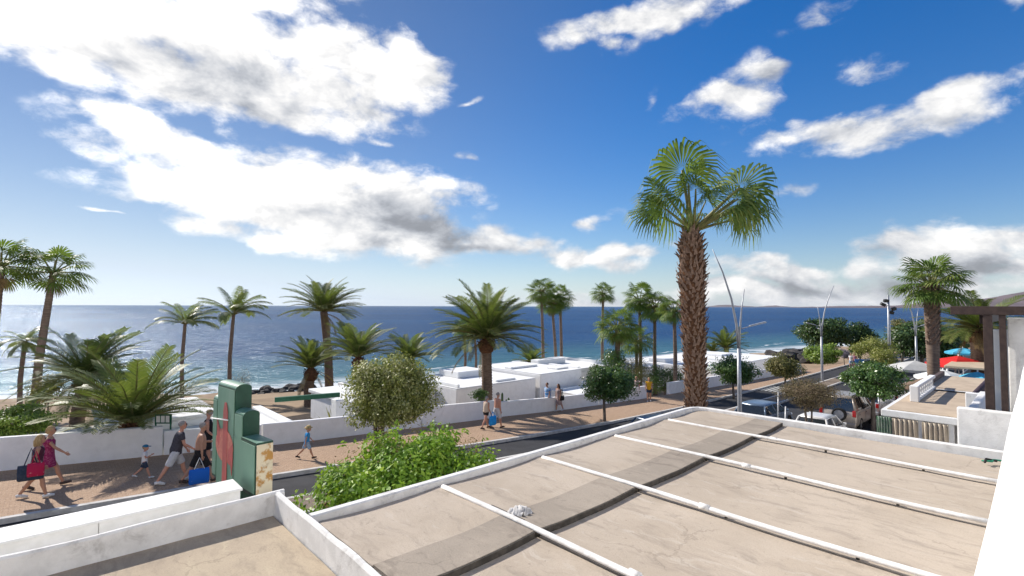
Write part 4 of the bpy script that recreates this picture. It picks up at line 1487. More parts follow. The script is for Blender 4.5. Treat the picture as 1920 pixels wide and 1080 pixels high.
# big clipped bush in front
def street_bush():
    base = W(5.55, 8.95, gz(5.55))
    o = tree('street_bush', base, 2 * 2.2 / 11.0 * F, 11.0, -2.5, -4.9, BUSH_G, 30000, 0.115, 'big bright green bush right behind the edge of the flat roof', 48, cat='bush', trunk=0.1,
             sprigs=60, dry=2600, depth=0.74, lumps=90, lump_r=0.22, fill=0.3, hang=0.5, aspect=0.5)
    o.rotation_euler = (0, -0.13, math.pi / 2 - A)


street_bush()
# dark masses on the right
tree_px('broad_tree', 1545, 72, 1545, 100, 592, 655, DARK_G, 14000, 0.36, 'dark green broad tree by the sea right of the white villas', 49, group='broad dark trees', trunk=0.2, lumps=40, lump_r=0.34)
tree_px('broad_tree', 1610, 76, 1610, 66, 604, 662, DARK_G, 11000, 0.36, 'dark green tree touching the broad seaside tree on its right', 50, group='broad dark trees', trunk=0.2, lumps=30, lump_r=0.34)
tree_px('broad_tree', 1728, 58, 1732, 130, 600, 674, DARK_G, 18000, 0.34, 'widest dark green tree behind the restaurant palm', 51, group='broad dark trees', trunk=0.2, lumps=46, lump_r=0.32)
tree_px('broad_tree', 1690, 66, 1690, 50, 596, 640, OLIVE_L, 4000, 0.22, 'brownish tree top left of the widest dark tree', 52, group='broad dark trees', trunk=0.15, lumps=20)
tree_px('broad_tree', 1800, 74, 1800, 70, 612, 650, FICUS_G, 6000, 0.26, 'green tree behind the restaurant roof, right of the fan palm trunk', 53, group='broad dark trees', trunk=0.15, lumps=24)
tree_px('broad_tree', 1845, 66, 1845, 40, 612, 650, YELL_G, 3000, 0.2, 'yellow green tree top peeping beside the date palm trunk on the right', 54, group='broad dark trees', trunk=0.12, lumps=16)
tree_px('variegated_shrub', 1640, 56, 1636, 74, 632, 672, YELL_G, 6000, 0.17, 'larger yellow green shrub beside the tall mast', 55, cat='shrub', group='yellow shrubs', trunk=0.08, lumps=24)
tree_px('variegated_shrub', 1657, 50, 1657, 54, 653, 690, YELL_G, 5000, 0.16, 'smaller yellow green shrub in front of the larger one', 56, cat='shrub', group='yellow shrubs', trunk=0.08, lumps=20)
tree_px('flowering_shrub', 1582, 62, 1582, 22, 652, 674, LILAC_L, 1500, 0.15, 'small lilac flowering shrub left of the tiny walkers', 57, cat='shrub', trunk=0.05, lumps=10)
# garden plants behind the wall
tree_px('garden_hedge', 40, 18.3, 35, 150, 757, 826, LIME_G, 14000, 0.1, 'rounded green hedge behind the wall at the left edge', 58, cat='hedge', trunk=0.06, lumps=40, lump_r=0.3)
tree_px('clipped_hedge', 1245, 42.5, 1245, 104, 683, 738, FICUS_G, 7000, 0.13, 'clipped green hedge behind the wall left of the shaggy trunk', 59, cat='hedge', trunk=0.06, lumps=30, lump_r=0.3, depth=0.5)
tree_px('garden_shrub', 1190, 40.5, 1188, 74, 668, 730, OLIVE_L, 6000, 0.14, 'loose olive shrub behind the dark round kerb tree', 60, cat='shrub', trunk=0.06, lumps=24, aspect=0.25)
tree_px('garden_shrub', 1150, 41, 1150, 44, 650, 700, FICUS_G, 3000, 0.14, 'green shrub at the foot of the stocky fan palm', 61, cat='shrub', trunk=0.05, lumps=16)
tree_px('bare_shrub', 452, 30, 456, 52, 690, 735, BROWN_L, 1400, 0.09, 'sparse bare shrub behind the top of the green sign', 62, cat='shrub', trunk=0.03, lumps=16, aspect=0.12, fill=0.6)


# spiky plants
def spiky(name, base, n, L, label, seed, m, cat='plant', wid=0.05):
    r = random.Random(seed)
    root = empty(name, base, 0, label, cat)
    b = MB()
    b.add([(0, -wid, 0), (0, wid, 0), (0.5 * L, wid * 0.9, 0.06), (0.5 * L, -wid * 0.9, 0.06), (L, 0.004, 0.0), (L, -0.004, 0.0)], [(0, 1, 2, 3), (3, 2, 4, 5)])
    me = b.mesh('blade')
    me.materials.append(m)
    for i in range(n):
        o = link('blade', me, root)
        o.rotation_euler = (0, -R(r.uniform(20, 82)), i * 2.4)
        k = r.uniform(0.7, 1.1)
        o.scale = (k, k, k)


STRIPE = leafmat('striped_agave_leaf', [(0.130, 0.169, 0.039), (0.286, 0.286, 0.091), (0.494, 0.429, 0.182)], 0.2, 0.5, 0.3)
spiky('agave', W(10.1, 23.4, -6.1), 34, 1.35, 'striped spiky agave beside the white patio pillar', 1, STRIPE)
spiky('agave', W(13.2, 28.6, -6.4), 26, 1.1, 'yellowish spiky plant at the foot of the short date palm', 2, STRIPE)
spiky('agave', W(8.3, 26.4, -6.1), 18, 0.5, 'tiny spiky plant on the dark soil bed', 3, FICUS_G)
CACT = mat('cactus_green', (0.05, 0.085, 0.035), (0.08, 0.12, 0.05), 0.7, 6.0, 0.5, 20.0)


def cactus(base, arms, label, h=1.5, r=0.09):
    root = empty('cactus', base, 0, label, 'cactus')
    mb = MB()
    mb.tube([(0, 0, -0.3), (0, 0, h * 0.5), (0.02, 0, h * 0.92), (0.02, 0, h)], [r, r * 1.05, r * 0.85, r * 0.3], 9)
    mb.build('stem', CACT, root)
    for (x, y, z0, z1) in arms:
        MB().tube([(0, 0, z0), (x * 0.7, y * 0.7, z0 + 0.06), (x, y, z0 + 0.25), (x, y, z1 * 0.95), (x, y, z1)],
                  [r * 0.7, r * 0.8, r * 0.85, r * 0.75, r * 0.25], 8).build('arm', CACT, root)


def behind_wall(px, off=0.6):
    d = 18.0
    while d < 80:
        p = on_ground(px, d)
        s, t = ST(p)
        if t > wall_t(s) + off:
            return p
        d += 0.1
    return p


cactus(behind_wall(949, 0.8), [(-0.22, 0, 0.7, 1.9), (0.16, 0.05, 0.9, 1.6)], 'branching cactus behind the wall beside the shirtless walker', 1.5)
cactus(behind_wall(958, 0.7), [(0.12, 0, 0.3, 0.6)], 'short column cactus right of the branching cactus', 1.25, 0.06)
tree_px('garden_shrub', 902, 28.6, 900, 32, 726, 756, CACT and FICUS_G, 1500, 0.1, 'leafy euphorbia at the foot of the largest date palm', 63, cat='shrub', trunk=0.04, lumps=14)
tree_px('garden_shrub', 92, 23, 90, 60, 705, 758, OLIVE_L, 1600, 0.16, 'thin branching shrub around the leaning fan palm trunk', 64, cat='shrub', trunk=0.04, lumps=18, aspect=0.3, fill=0.4)


# ------------------------------------------------------------------ shore rocks
def rock_mesh(seed):
    r = random.Random(seed)
    bm = bmesh.new()
    bmesh.ops.create_icosphere(bm, subdivisions=2, radius=1)
    for v in bm.verts:
        v.co *= 0.75 + 0.5 * (mnoise.noise(v.co * 1.3 + Vector((seed * 3.1, 0, 0))) + 0.5)
        v.co.z *= 0.62
    me = bpy.data.meshes.new('rock')
    bm.to_mesh(me)
    bm.free()
    me.materials.append(LAVA)
    return me


ROCKS = [rock_mesh(i) for i in range(5)]


def rock(px, py, sz, label, grp, k):
    p = at_z(px, py, SEA)
    o = link('rock', ROCKS[k % 5])
    o.location = (p.x, p.y, SEA + 0.02)
    o.rotation_euler = (0, 0, k * 1.3)
    o.scale = (sz, sz * 0.8, sz)
    tag(o, label, 'rock', grp)


rr_ = random.Random(3)
for k in range(34):
    x = rr_.uniform(462, 580)
    rock(x, 741 - (x - 462) * 0.10 + rr_.uniform(-7, 4), rr_.uniform(0.25, 0.8), 'black lava rock in the surf of the small beach', 'rocks in the surf', k)
for k in range(20):
    x = rr_.uniform(1448, 1540)
    p = on_ground(x, rr_.uniform(72, 92))
    o = link('rock', ROCKS[k % 5])
    o.location = p + Vector((0, 0, 0.5))
    o.rotation_euler = (0.2, 0.1, k)
    q = rr_.uniform(0.7, 1.7)
    o.scale = (q, q, q)
    tag(o, 'black lava boulder of the heap right of the white villas', 'rock', 'boulder heap by the sea')

# ================================================================== STREET FURNITURE
# ------------------------------------------------------------------ curved lamp posts
def lamp_post(px, dist, foot_z, label, flip, k=1.0, low=True):
    """Slender post that forks into a long and a short curved arm with luminaires."""
    base = on_ground(px, dist, 0.05)
    root = empty('street_lamp', base, 0, label, 'street lamp', 'forked curved street lamps')
    f = flip
    fork = 4.6 * k
    MB().tube([(0, 0, -0.2), (0, 0, 0.3), (0, 0, 2.5 * k), (0, 0, fork)], [0.13, 0.12, 0.105, 0.09], 12).build('post', STEEL, root)
    MB().tube([(0, 0, 0), (0, 0, 0.03)], [0.24, 0.24], 12).build('base_plate', STEEL, root)
    a1 = [(0, 0, fork - 0.05), (-0.10 * f, 0, fork + 1.2 * k), (-0.36 * f, 0, fork + 2.6 * k), (-0.80 * f, 0, fork + 4.0 * k), (-1.32 * f, 0, fork + 5.2 * k)]
    MB().tube(a1, [0.08, 0.07, 0.055, 0.04, 0.018], 8).build('long_arm', STEEL, root)
    a2 = [(0, 0, fork - 0.05), (0.06 * f, 0, fork + 0.9 * k), (0.16 * f, 0, fork + 2.0 * k), (0.33 * f, 0, fork + 3.1 * k)]
    MB().tube(a2, [0.075, 0.06, 0.04, 0.015], 8).build('short_arm', STEEL, root)
    z = fork + 1.0 * k
    br = MB().tube([(0.05 * f, 0, z), (0.5 * f, 0, z + 0.13), (0.62 * f, 0, z + 0.17)], [0.03, 0.025, 0.025], 6).build('bracket', STEEL, root)
    MB().box(-0.02, 0.85, -0.09, 0.09, -0.03, 0.05).build('luminaire', STEEL, br, bevel=0.02)
    lu = br.children[0]
    lu.location = (0.6 * f, 0, z + 0.17)
    lu.rotation_euler = (0, R(-14), 0 if f > 0 else math.pi)
    if low:
        z2 = z - 0.25
        b2 = MB().tube([(0, 0.02, z2), (0.1 * f, 0.5, z2 + 0.08)], [0.03, 0.025], 6).build('bracket', STEEL, root)
        l2 = MB().box(-0.02, 0.7, -0.08, 0.08, -0.03, 0.04).build('luminaire', BLACKP, b2, bevel=0.02)
        l2.location = (0.1 * f, 0.5, z2 + 0.08)
        l2.rotation_euler = (0, R(-8), R(60))
    return root


lamp_post(1385, 26.0, 0, 'tall curved street lamp right of the shaggy palm, nearest of the forked lamps', 1.0)
lamp_post(1540, 48.0, 0, 'second forked street lamp, leaning right, beside the lime green tree', -1.0, 0.95)
lamp_post(1717, 52.0, 0, 'third forked street lamp in front of the widest dark tree', 1.0, 0.93)


def mast():
    base = on_ground(1667, 55, 0.1)
    root = empty('light_mast', base, 0, 'straight thin mast with a cluster of floodlights on top', 'mast')
    h = at_d(1668, 553, 55).z - base.z
    MB().tube([(0, 0, -0.2), (0, 0, h * 0.5), (0, 0, h)], [0.2, 0.15, 0.09], 10).build('post', STEEL, root)
    for (x, z, a) in ((-0.75, h - 1.2, 0.4), (0.7, h - 1.7, -0.3), (0.35, h - 2.1, 0.2), (-0.3, h - 0.8, 0.0)):
        b = MB().tube([(0, 0, z), (x * 0.7, 0, z + 0.1)], [0.04, 0.03], 5).build('bracket', STEEL, root)
        q = MB().box(-0.25, 0.25, -0.15, 0.15, -0.16, 0.16).build('floodlight', BLACKP, b, bevel=0.03)
        q.location = (x * 0.8, 0, z + 0.15)
        q.rotation_euler = (0.4, a, 0)
    MB().tube([(0, 0, h), (0, 0, h + 0.9)], [0.03, 0.015], 5).build('aerial', STEEL, root)


mast()


def sign_post():
    base = on_ground(1610, 45, 0.1)
    root = empty('crossing_sign', base, 0, 'small blue and white pedestrian crossing sign above the dense green tree', 'road sign')
    zc = at_d(1610, 678, 45).z - base.z
    MB().tube([(0, 0.05, -0.2), (0, 0.05, zc + 0.3)], 0.035, 8).build('post', STEEL, root)
    blue = mat('sign_blue', (0.02, 0.16, 0.42), rough=0.4)
    p = MB().box(-0.4, 0.4, -0.02, 0.02, -0.22, 0.22).build('panel', blue, root)
    p.location = (0, 0, zc)
    t = MB().add([(-0.17, -0.026, -0.17), (0.17, -0.026, -0.17), (0.0, -0.026, 0.17)], [(0, 1, 2)])
    t.build('white_triangle', PAINTW, p)
    MB().tube([(0.0, -0.03, 0.08), (0.0, -0.031, -0.03)], [0.018, 0.022], 6).build('walking_figure', BLACKP, p)
    MB().tube([(0.0, -0.03, -0.03), (0.05, -0.031, -0.14)], 0.015, 5).build('walking_figure', BLACKP, p)


sign_post()
for (px, d, h, lab) in ((1456, 24.0, 2.0, 'thin pale post beside the grey-blue car bonnet'), (1469, 23.0, 1.3, 'short leaning pale post left of the small white car')):
    b_ = on_ground(px, d, 0.0)
    top = at_d(px, 733 if h > 1.5 else 762, d)
    o = MB().tube([(0, 0, -0.1), (0, 0, (top.z - b_.z) * 0.5), (0.05, 0, top.z - b_.z)], 0.035, 8).build('post', STEEL)
    o.location = b_
    tag(o, lab, 'post', 'thin posts by the parked cars')


# ------------------------------------------------------------------ green stepped cross sign
def pharmacy_sign():
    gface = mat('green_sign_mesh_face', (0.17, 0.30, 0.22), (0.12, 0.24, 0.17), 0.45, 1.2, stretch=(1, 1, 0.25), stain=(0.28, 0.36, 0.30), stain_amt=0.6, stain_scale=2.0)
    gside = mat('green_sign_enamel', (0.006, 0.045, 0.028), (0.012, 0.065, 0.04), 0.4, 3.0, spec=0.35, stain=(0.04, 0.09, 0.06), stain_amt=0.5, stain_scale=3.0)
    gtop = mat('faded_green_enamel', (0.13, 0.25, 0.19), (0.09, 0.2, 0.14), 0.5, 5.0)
    red = mat('faded_red_emblem', (0.48, 0.11, 0.10), (0.36, 0.10, 0.09), 0.5, 3.0)
    redl = mat('pale_red_emblem', (0.55, 0.20, 0.15), (0.45, 0.15, 0.12), 0.5, 16.0)
    rust = mat('rusty_cream_metal', (0.66, 0.58, 0.42), (0.45, 0.24, 0.07), 0.85, 5.0, stain=(0.14, 0.045, 0.012), stain_amt=1.0, stain_scale=3.4, sharp=(0.5, 0.6))
    TH = 0.26
    tw = R(6.0)
    root = empty('pharmacy_sign', W(2.47, 8.5, -3.4), 0, 'green stepped cross sign with faded red emblem and rusty arm, jutting over the pavement', 'sign')

    def Q(l, d, z):
        """l metres out from the wall side, d metres behind the face."""
        return W(2.47 - l * math.sin(tw) + d * math.cos(tw), 8.5 + l * math.cos(tw) + d * math.sin(tw), z)

    def slab(l0, l1, z0, z1, name, d0=0.0, d1=TH, roundtop=True):
        mb = MB()
        prof = [(d0, z0), (d1, z0)]
        if roundtop:
            c, rr = (d0 + d1) / 2, (d1 - d0) / 2
            prof += [(c + rr * math.cos(math.pi * k / 10), z1 - 0.07 + 0.07 * math.sin(math.pi * k / 10)) for k in range(11)]
        else:
            prof += [(d1, z1), (d0, z1)]
        k = len(prof)
        vs = [Q(l0, a, z) for a, z in prof] + [Q(l1, a, z) for a, z in prof]
        mb.add(vs, [tuple(range(k))[::-1], tuple(range(k, 2 * k))], 0)
        for i in range(k):
            j = (i + 1) % k
            top = min(prof[i][1], prof[j][1]) > z1 - 0.08
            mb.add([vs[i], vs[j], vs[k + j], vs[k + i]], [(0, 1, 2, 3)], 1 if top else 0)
        return under(root, mb.build(name, [gside, gtop], bevel=0.006))

    def plate(l0, l1, d0, d1, z0, z1, nm, m):
        poly = [Q(l0, d0, 0), Q(l0, d1, 0), Q(l1, d1, 0), Q(l1, d0, 0)]
        return under(root, MB().prism([(p.x, p.y) for p in poly], z0, z1).build(nm, m))
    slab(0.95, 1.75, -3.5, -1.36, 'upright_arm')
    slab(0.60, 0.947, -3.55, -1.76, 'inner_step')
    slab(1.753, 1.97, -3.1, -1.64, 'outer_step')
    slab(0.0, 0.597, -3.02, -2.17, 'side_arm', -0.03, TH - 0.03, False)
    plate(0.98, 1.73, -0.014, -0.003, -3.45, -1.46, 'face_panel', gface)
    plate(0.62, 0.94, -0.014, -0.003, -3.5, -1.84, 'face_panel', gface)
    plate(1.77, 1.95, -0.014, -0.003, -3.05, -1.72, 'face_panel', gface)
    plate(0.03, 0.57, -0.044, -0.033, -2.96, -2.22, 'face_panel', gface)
    plate(-0.012, -0.003, -0.025, TH - 0.035, -2.98, -2.2, 'rusty_end_plate', rust)
    plate(-0.2, -0.015, 0.02, 0.2, -3.25, -3.0, 'mounting_bracket', DARKJ)
    under(root, MB().tube([Q(1.15, -0.04, -1.98), Q(1.95, -0.04, -2.06)], 0.012, 6).build('tube_lamp', PAINTW))

    def flatpoly(pts, nm, m, lift=0.0):
        vs = [Q(l, -0.024 - lift, z) for l, z in pts] + [Q(l, -0.017 - lift, z) for l, z in pts]
        k = len(pts)
        fs = [tuple(range(k)), tuple(range(k, 2 * k))[::-1]] + [(i, (i + 1) % k, k + (i + 1) % k, k + i) for i in range(k)]
        under(root, MB().add(vs, fs).build(nm, m))
    flatpoly([(1.22, -3.3), (1.42, -3.3), (1.42, -1.85), (1.36, -1.7), (1.28, -1.7), (1.22, -1.85)], 'emblem_staff', red, 0.004)
    flatpoly([(1.36 + 0.40 * math.cos(a), -2.45 + 0.29 * math.sin(a)) for a in np.linspace(0, 2 * math.pi, 22, endpoint=False)], 'emblem_disc', redl)
    flatpoly([(1.55, -2.22), (1.72, -2.02), (1.70, -2.4), (1.60, -2.5)], 'emblem_lobe', red, 0.001)
    flatpoly([(0.97, -2.35), (1.18, -2.5), (1.18, -2.72), (1.06, -2.74), (1.0, -2.9), (0.97, -2.7)], 'emblem_lobe', red, 0.001)


pharmacy_sign()


def menu_board():
    base = behind_wall(311, 0.35)
    root = empty('menu_board', base, 0, 'small green framed board with three pale cards behind the wall', 'board')
    h = at_d(311, 777, base.y).z - base.z
    for x in (-0.27, 0.27):
        MB().tube([(x, 0, -0.1), (x, 0, h)], 0.03, 6).build('post', GREENW, root)
    p = MB().box(-0.3, 0.3, -0.015, 0.015, h - 0.33, h).build('panel', GREENW, root)
    for k in range(3):
        MB().box(-0.24 + 0.17 * k, -0.11 + 0.17 * k, -0.022, -0.017, h - 0.28, h - 0.05).build('card', PAINTW, p)


menu_board()

# ------------------------------------------------------------------ loose things on the roof
def rag():
    n = 14
    vs, q = [], []
    for i in range(n + 1):
        for j in range(n + 1):
            u, v = i / n - 0.5, j / n - 0.5
            z = 0.10 + 0.07 * mnoise.noise(Vector((u * 9, v * 9, 3))) + 0.05 * math.sin(u * 21 + v * 6) - 0.28 * (u * u + v * v) * 1.6
            vs.append((u * 0.42 + 0.02 * math.sin(v * 20), v * 0.34, z))
    q = [(i * (n + 1) + j, (i + 1) * (n + 1) + j, (i + 1) * (n + 1) + j + 1, i * (n + 1) + j + 1) for i in range(n) for j in range(n)]
    o = link('rag', np_mesh('rag', vs, q, True), mat=mat('grey_cloth', (0.62, 0.61, 0.6), (0.42, 0.41, 0.4), 0.9, 9.0))
    p = at_z(973, 960, ZR + 0.02)
    o.location = p
    o.rotation_euler = (0, 0, 0.6)
    o.scale = (0.85, 0.8, 0.6)
    tag(o, 'crumpled pale rag lying on the first roof pipe', 'rag')


rag()
_p = at_z(1866, 868, ZR - 0.05)
_o = MB().tube([(-0.22, 0.05, 0.03), (-0.1, -0.04, 0.04), (0.0, 0.03, 0.05), (0.14, 0.0, 0.04), (0.3, -0.06, 0.03)], 0.02, 6).tube(
    [(-0.25, -0.05, 0.03), (-0.12, 0.06, 0.06), (0.02, -0.02, 0.04)], 0.022, 6, 1).build('cable_end', [mat('green_cable', (0.02, 0.22, 0.13), rough=0.5), BLACKP])
_o.location = _p
tag(_o, 'short tangle of black and green cable on the roof by the right edge', 'cable')


# ================================================================== VEHICLES
def carpaint(name, col, metal=0.3):
    return mat(name, col, tuple(c * 0.9 for c in col), 0.28, 2.0, spec=0.6, metal=metal)


GLASS = mat('car_glass', (0.02, 0.025, 0.03), rough=0.04, spec=1.0)
TYRE = mat('tyre_rubber', (0.02, 0.02, 0.02), rough=0.9)
RIM = mat('alloy_rim', (0.5, 0.5, 0.52), rough=0.3, metal=0.8)
TAIL = mat('tail_lamp_red', (0.45, 0.015, 0.015), rough=0.2, spec=0.7)
HEAD = mat('headlamp_glass', (0.7, 0.72, 0.75), rough=0.1, spec=0.9)
PLATE = mat('number_plate_white', (0.75, 0.75, 0.72), rough=0.5)


def wheel_meshes():
    t = MB()
    prof = [(0.72, -0.5), (0.95, -0.5), (1.0, -0.35), (1.0, 0.35), (0.95, 0.5), (0.72, 0.5)]
    n = 24
    vs = [(rr * math.cos(2 * math.pi * k / n), y, rr * math.sin(2 * math.pi * k / n)) for rr, y in prof for k in range(n)]
    fs = [(i * n + k, i * n + (k + 1) % n, ((i + 1) % 6) * n + (k + 1) % n, ((i + 1) % 6) * n + k) for i in range(6) for k in range(n)]
    t.add(vs, fs, 0, False)
    r_ = MB()
    r_.tube([(0, -0.3, 0), (0, 0.36, 0)], [0.70, 0.70], 20, smooth=False)
    for k in range(5):
        a = 2 * math.pi * k / 5
        M_ = Matrix.Rotation(a, 4, 'Y')
        r_.box(-0.09, 0.09, 0.37, 0.44, 0.1, 0.66, M_)
        r_.box(-0.09, 0.09, -0.44, -0.31, 0.1, 0.66, M_)
    a, b = t.mesh('tyre'), r_.mesh('rim')
    a.materials.append(TYRE)
    b.materials.append(RIM)
    return a, b


TYRE_ME, RIM_ME = wheel_meshes()


def car(name, pos, heading, L, Wd, Ht, prof, paint, label, wr=0.31, spare=False, rack=False, cladding=None):
    """prof: dict with hood/belt/roof stations along x (0 rear .. 1 front)."""
    root = empty(name, pos, heading, label, 'car', 'cars in the street')
    X = lambda u: (u - 0.5) * L
    zb = 0.22 * Ht / 1.45
    st_ = prof['body']                                           # (u, deck height, half width factor)
    mb = MB()
    ring = 12
    vs = []
    for (u, zt, wf) in st_:
        w = Wd * 0.5 * wf
        zt *= Ht
        pts = [(-w * 0.86, zb), (-w * 0.98, zb + 0.12), (-w, zb + (zt - zb) * 0.45), (-w * 0.985, zb + (zt - zb) * 0.8), (-w * 0.93, zt - 0.02), (-w * 0.8, zt),
               (w * 0.8, zt), (w * 0.93, zt - 0.02), (w * 0.985, zb + (zt - zb) * 0.8), (w, zb + (zt - zb) * 0.45), (w * 0.98, zb + 0.12), (w * 0.86, zb)]
        vs += [(X(u), y, z) for y, z in pts]
    k = len(st_)
    fs = [(i * ring + j, i * ring + (j + 1) % ring, (i + 1) * ring + (j + 1) % ring, (i + 1) * ring + j)[::-1] for i in range(k - 1) for j in range(ring)]
    fs += [tuple(range(ring)), tuple(range((k - 1) * ring, k * ring))[::-1]]
    mb.add(vs, fs, 0, True)
    body = mb.build('body', paint, root)
    body.modifiers.new('edges', 'EDGE_SPLIT').split_angle = R(40)
    # greenhouse: glass block with painted roof and pillars
    gl = prof['cabin']                                           # (u_bottom, u_top) stations rear to front
    zbelt, zr = prof['belt'] * Ht, Ht
    w0, w1 = Wd * 0.5 * 0.92, Wd * 0.5 * 0.72
    (b0, t0), (b1, t1) = gl
    g = MB()
    nseg = 5
    vv = []
    for i in range(nseg + 1):
        f = i / nseg
        ub, ut = b0 + (b1 - b0) * f, t0 + (t1 - t0) * f
        crown = 0.03 * math.sin(math.pi * f)
        vv += [(X(ub), -w0, zbelt), (X(ut), -w1, zr - 0.05 + crown), (X(ut), w1, zr - 0.05 + crown), (X(ub), w0, zbelt)]
    ff = [(i * 4 + j, i * 4 + j + 1, i * 4 + j + 5, i * 4 + j + 4)[::-1] for i in range(nseg) for j in range(3)]
    ff += [(0, 1, 2, 3), tuple(nseg * 4 + q for q in (3, 2, 1, 0))]
    g.add(vv, ff, 0)
    g.build('windows', GLASS, root)
    r_ = MB()
    rv = []
    for i in range(nseg + 1):
        f = i / nseg
        ut = t0 - 0.01 + (t1 - t0 + 0.02) * f
        crown = 0.035 * math.sin(math.pi * f)
        for (y, z) in ((-w1 - 0.035, zr - 0.085), (-w1 - 0.02, zr - 0.035), (-w1 * 0.6, zr - 0.005), (w1 * 0.6, zr - 0.005), (w1 + 0.02, zr - 0.035), (w1 + 0.035, zr - 0.085)):
            rv.append((X(ut), y, z + crown))
    rf = [(i * 6 + j, i * 6 + j + 1, i * 6 + j + 7, i * 6 + j + 6)[::-1] for i in range(nseg) for j in range(5)]
    rf += [(0, 1, 2, 3, 4, 5), tuple(nseg * 6 + q for q in (5, 4, 3, 2, 1, 0))]
    r_.add(rv, rf, 0, True)
    r_.build('roof', paint, root)
    for sy in (-1, 1):
        for f in (0.0, prof.get('bp', 0.5), 1.0):
            ub, ut = b0 + (b1 - b0) * f, t0 + (t1 - t0) * f
            wd = 0.05 if 0 < f < 1 else 0.06
            MB().tube([(X(ub), sy * (w0 + 0.004), zbelt - 0.02), (X(ut), sy * (w1 + 0.006), zr - 0.05)], [wd, wd * 0.8], 4).build('pillar', paint if f != 0.5 else BLACKP, root)
        d0, d1 = b0 + 0.05, b1 - 0.02
        dm = (d0 + d1) / 2
        for (a, b) in ((d0 + 0.04, dm - 0.004), (dm + 0.004, d1)):
            dr = MB().box(X(a), X(b), sy * Wd * 0.5 - 0.012, sy * Wd * 0.5 + 0.006, zb + 0.16, zbelt - 0.06).build('door', paint, root, bevel=0.01)
            MB().box(X(a) + 0.06, X(a) + 0.2, sy * (Wd * 0.5 + 0.007) - 0.012, sy * (Wd * 0.5 + 0.007) + 0.012, zbelt - 0.19, zbelt - 0.15).build('handle', BLACKP, dr)
        mirr = MB().box(X(b1) - 0.22, X(b1) - 0.06, sy * (Wd * 0.5 + 0.06) - 0.07, sy * (Wd * 0.5 + 0.06) + 0.07, zbelt + 0.0, zbelt + 0.13)
        mirr.build('mirror', paint, root, bevel=0.02)
        u0 = prof['body'][0][0]
        zl = prof['tail'] * Ht
        MB().box(X(u0) - 0.02, X(u0) + 0.12, sy * Wd * 0.43 - 0.08, sy * Wd * 0.43 + 0.085, zl - 0.14 * Ht / 1.45, zl + 0.12 * Ht / 1.45).build('tail_light', TAIL, root, bevel=0.02)
        MB().box(X(1) - 0.14, X(1) - 0.005, sy * Wd * 0.38 - 0.14, sy * Wd * 0.38 + 0.12, 0.56 * Ht / 1.45, 0.68 * Ht / 1.45).build('headlight', HEAD, root, bevel=0.03)
        for u in prof['axles']:
            wh = empty('wheel', (X(u), sy * (Wd * 0.5 - 0.10), wr), 0)
            wh.parent = root
            for nm, me in (('tyre', TYRE_ME), ('rim', RIM_ME)):
                o = link(nm, me, wh)
                o.scale = (wr, 0.24, wr)
            ar = MB()
            n = 16
            for q in range(n):
                a0, a1 = math.pi * q / n, math.pi * (q + 1) / n
                R0, R1 = wr * 1.02, wr * 1.2
                y = sy * (Wd * 0.5 + 0.004)
                ar.add([(X(u) + R0 * math.cos(a0), y, wr + R0 * math.sin(a0)), (X(u) + R1 * math.cos(a0), y, wr + R1 * math.sin(a0)),
                        (X(u) + R1 * math.cos(a1), y, wr + R1 * math.sin(a1)), (X(u) + R0 * math.cos(a1), y, wr + R0 * math.sin(a1))], [(0, 1, 2, 3)], 0)
            ar.build('wheel_arch', cladding or BLACKP, root)
    MB().box(X(0) - 0.05, X(0) + 0.14, -Wd * 0.47, Wd * 0.47, zb, zb + 0.24).build('rear_bumper', cladding or paint, root, bevel=0.05)
    MB().box(X(1) - 0.14, X(1) + 0.05, -Wd * 0.47, Wd * 0.47, zb, zb + 0.24).build('front_bumper', cladding or paint, root, bevel=0.05)
    MB().box(X(0) - 0.06, X(0) - 0.052, -0.26, 0.26, zb + 0.26, zb + 0.37).build('number_plate', PLATE, root)
    if spare:
        sp = empty('spare_wheel', (X(0) - 0.14, -0.12, 0.95), math.pi / 2)
        sp.parent = root
        for nm, me in (('tyre', TYRE_ME), ('rim', RIM_ME)):
            o = link(nm, me, sp)
            o.scale = (0.36, 0.24, 0.36)
    if rack:
        for sy in (-1, 1):
            MB().tube([(X(t0) + 0.1, sy * w1 * 0.95, zr + 0.0), (X(t0) + 0.2, sy * w1 * 0.95, zr + 0.07), (X(t1) - 0.2, sy * w1 * 0.95, zr + 0.07), (X(t1) - 0.1, sy * w1 * 0.95, zr)],
                      0.02, 6).build('roof_rail', BLACKP, root)
    return root


HATCH = dict(body=[(0.0, 0.62, 0.86), (0.02, 0.66, 0.96), (0.12, 0.66, 1.0), (0.5, 0.645, 1.0), (0.72, 0.63, 1.0), (0.90, 0.56, 0.97), (0.985, 0.48, 0.90), (1.0, 0.42, 0.82)],
             belt=0.635, cabin=[(0.015, 0.10), (0.74, 0.56)], tail=0.52, axles=(0.17, 0.82), bp=0.52)
SEDAN = dict(body=[(0.0, 0.58, 0.86), (0.02, 0.66, 0.95), (0.10, 0.69, 1.0), (0.5, 0.655, 1.0), (0.70, 0.64, 1.0), (0.90, 0.57, 0.97), (0.985, 0.48, 0.90), (1.0, 0.42, 0.82)],
             belt=0.645, cabin=[(0.04, 0.22), (0.74, 0.54)], tail=0.56, axles=(0.19, 0.81), bp=0.5)
SUVP = dict(body=[(0.0, 0.56, 0.90), (0.015, 0.60, 0.98), (0.1, 0.61, 1.0), (0.5, 0.60, 1.0), (0.72, 0.595, 1.0), (0.93, 0.56, 0.98), (0.99, 0.48, 0.92), (1.0, 0.40, 0.86)],
            belt=0.59, cabin=[(0.01, 0.05), (0.76, 0.60)], tail=0.55, axles=(0.19, 0.80), bp=0.5)
HEADG = math.atan2(E1.y, E1.x)
ROADZ = -0.118


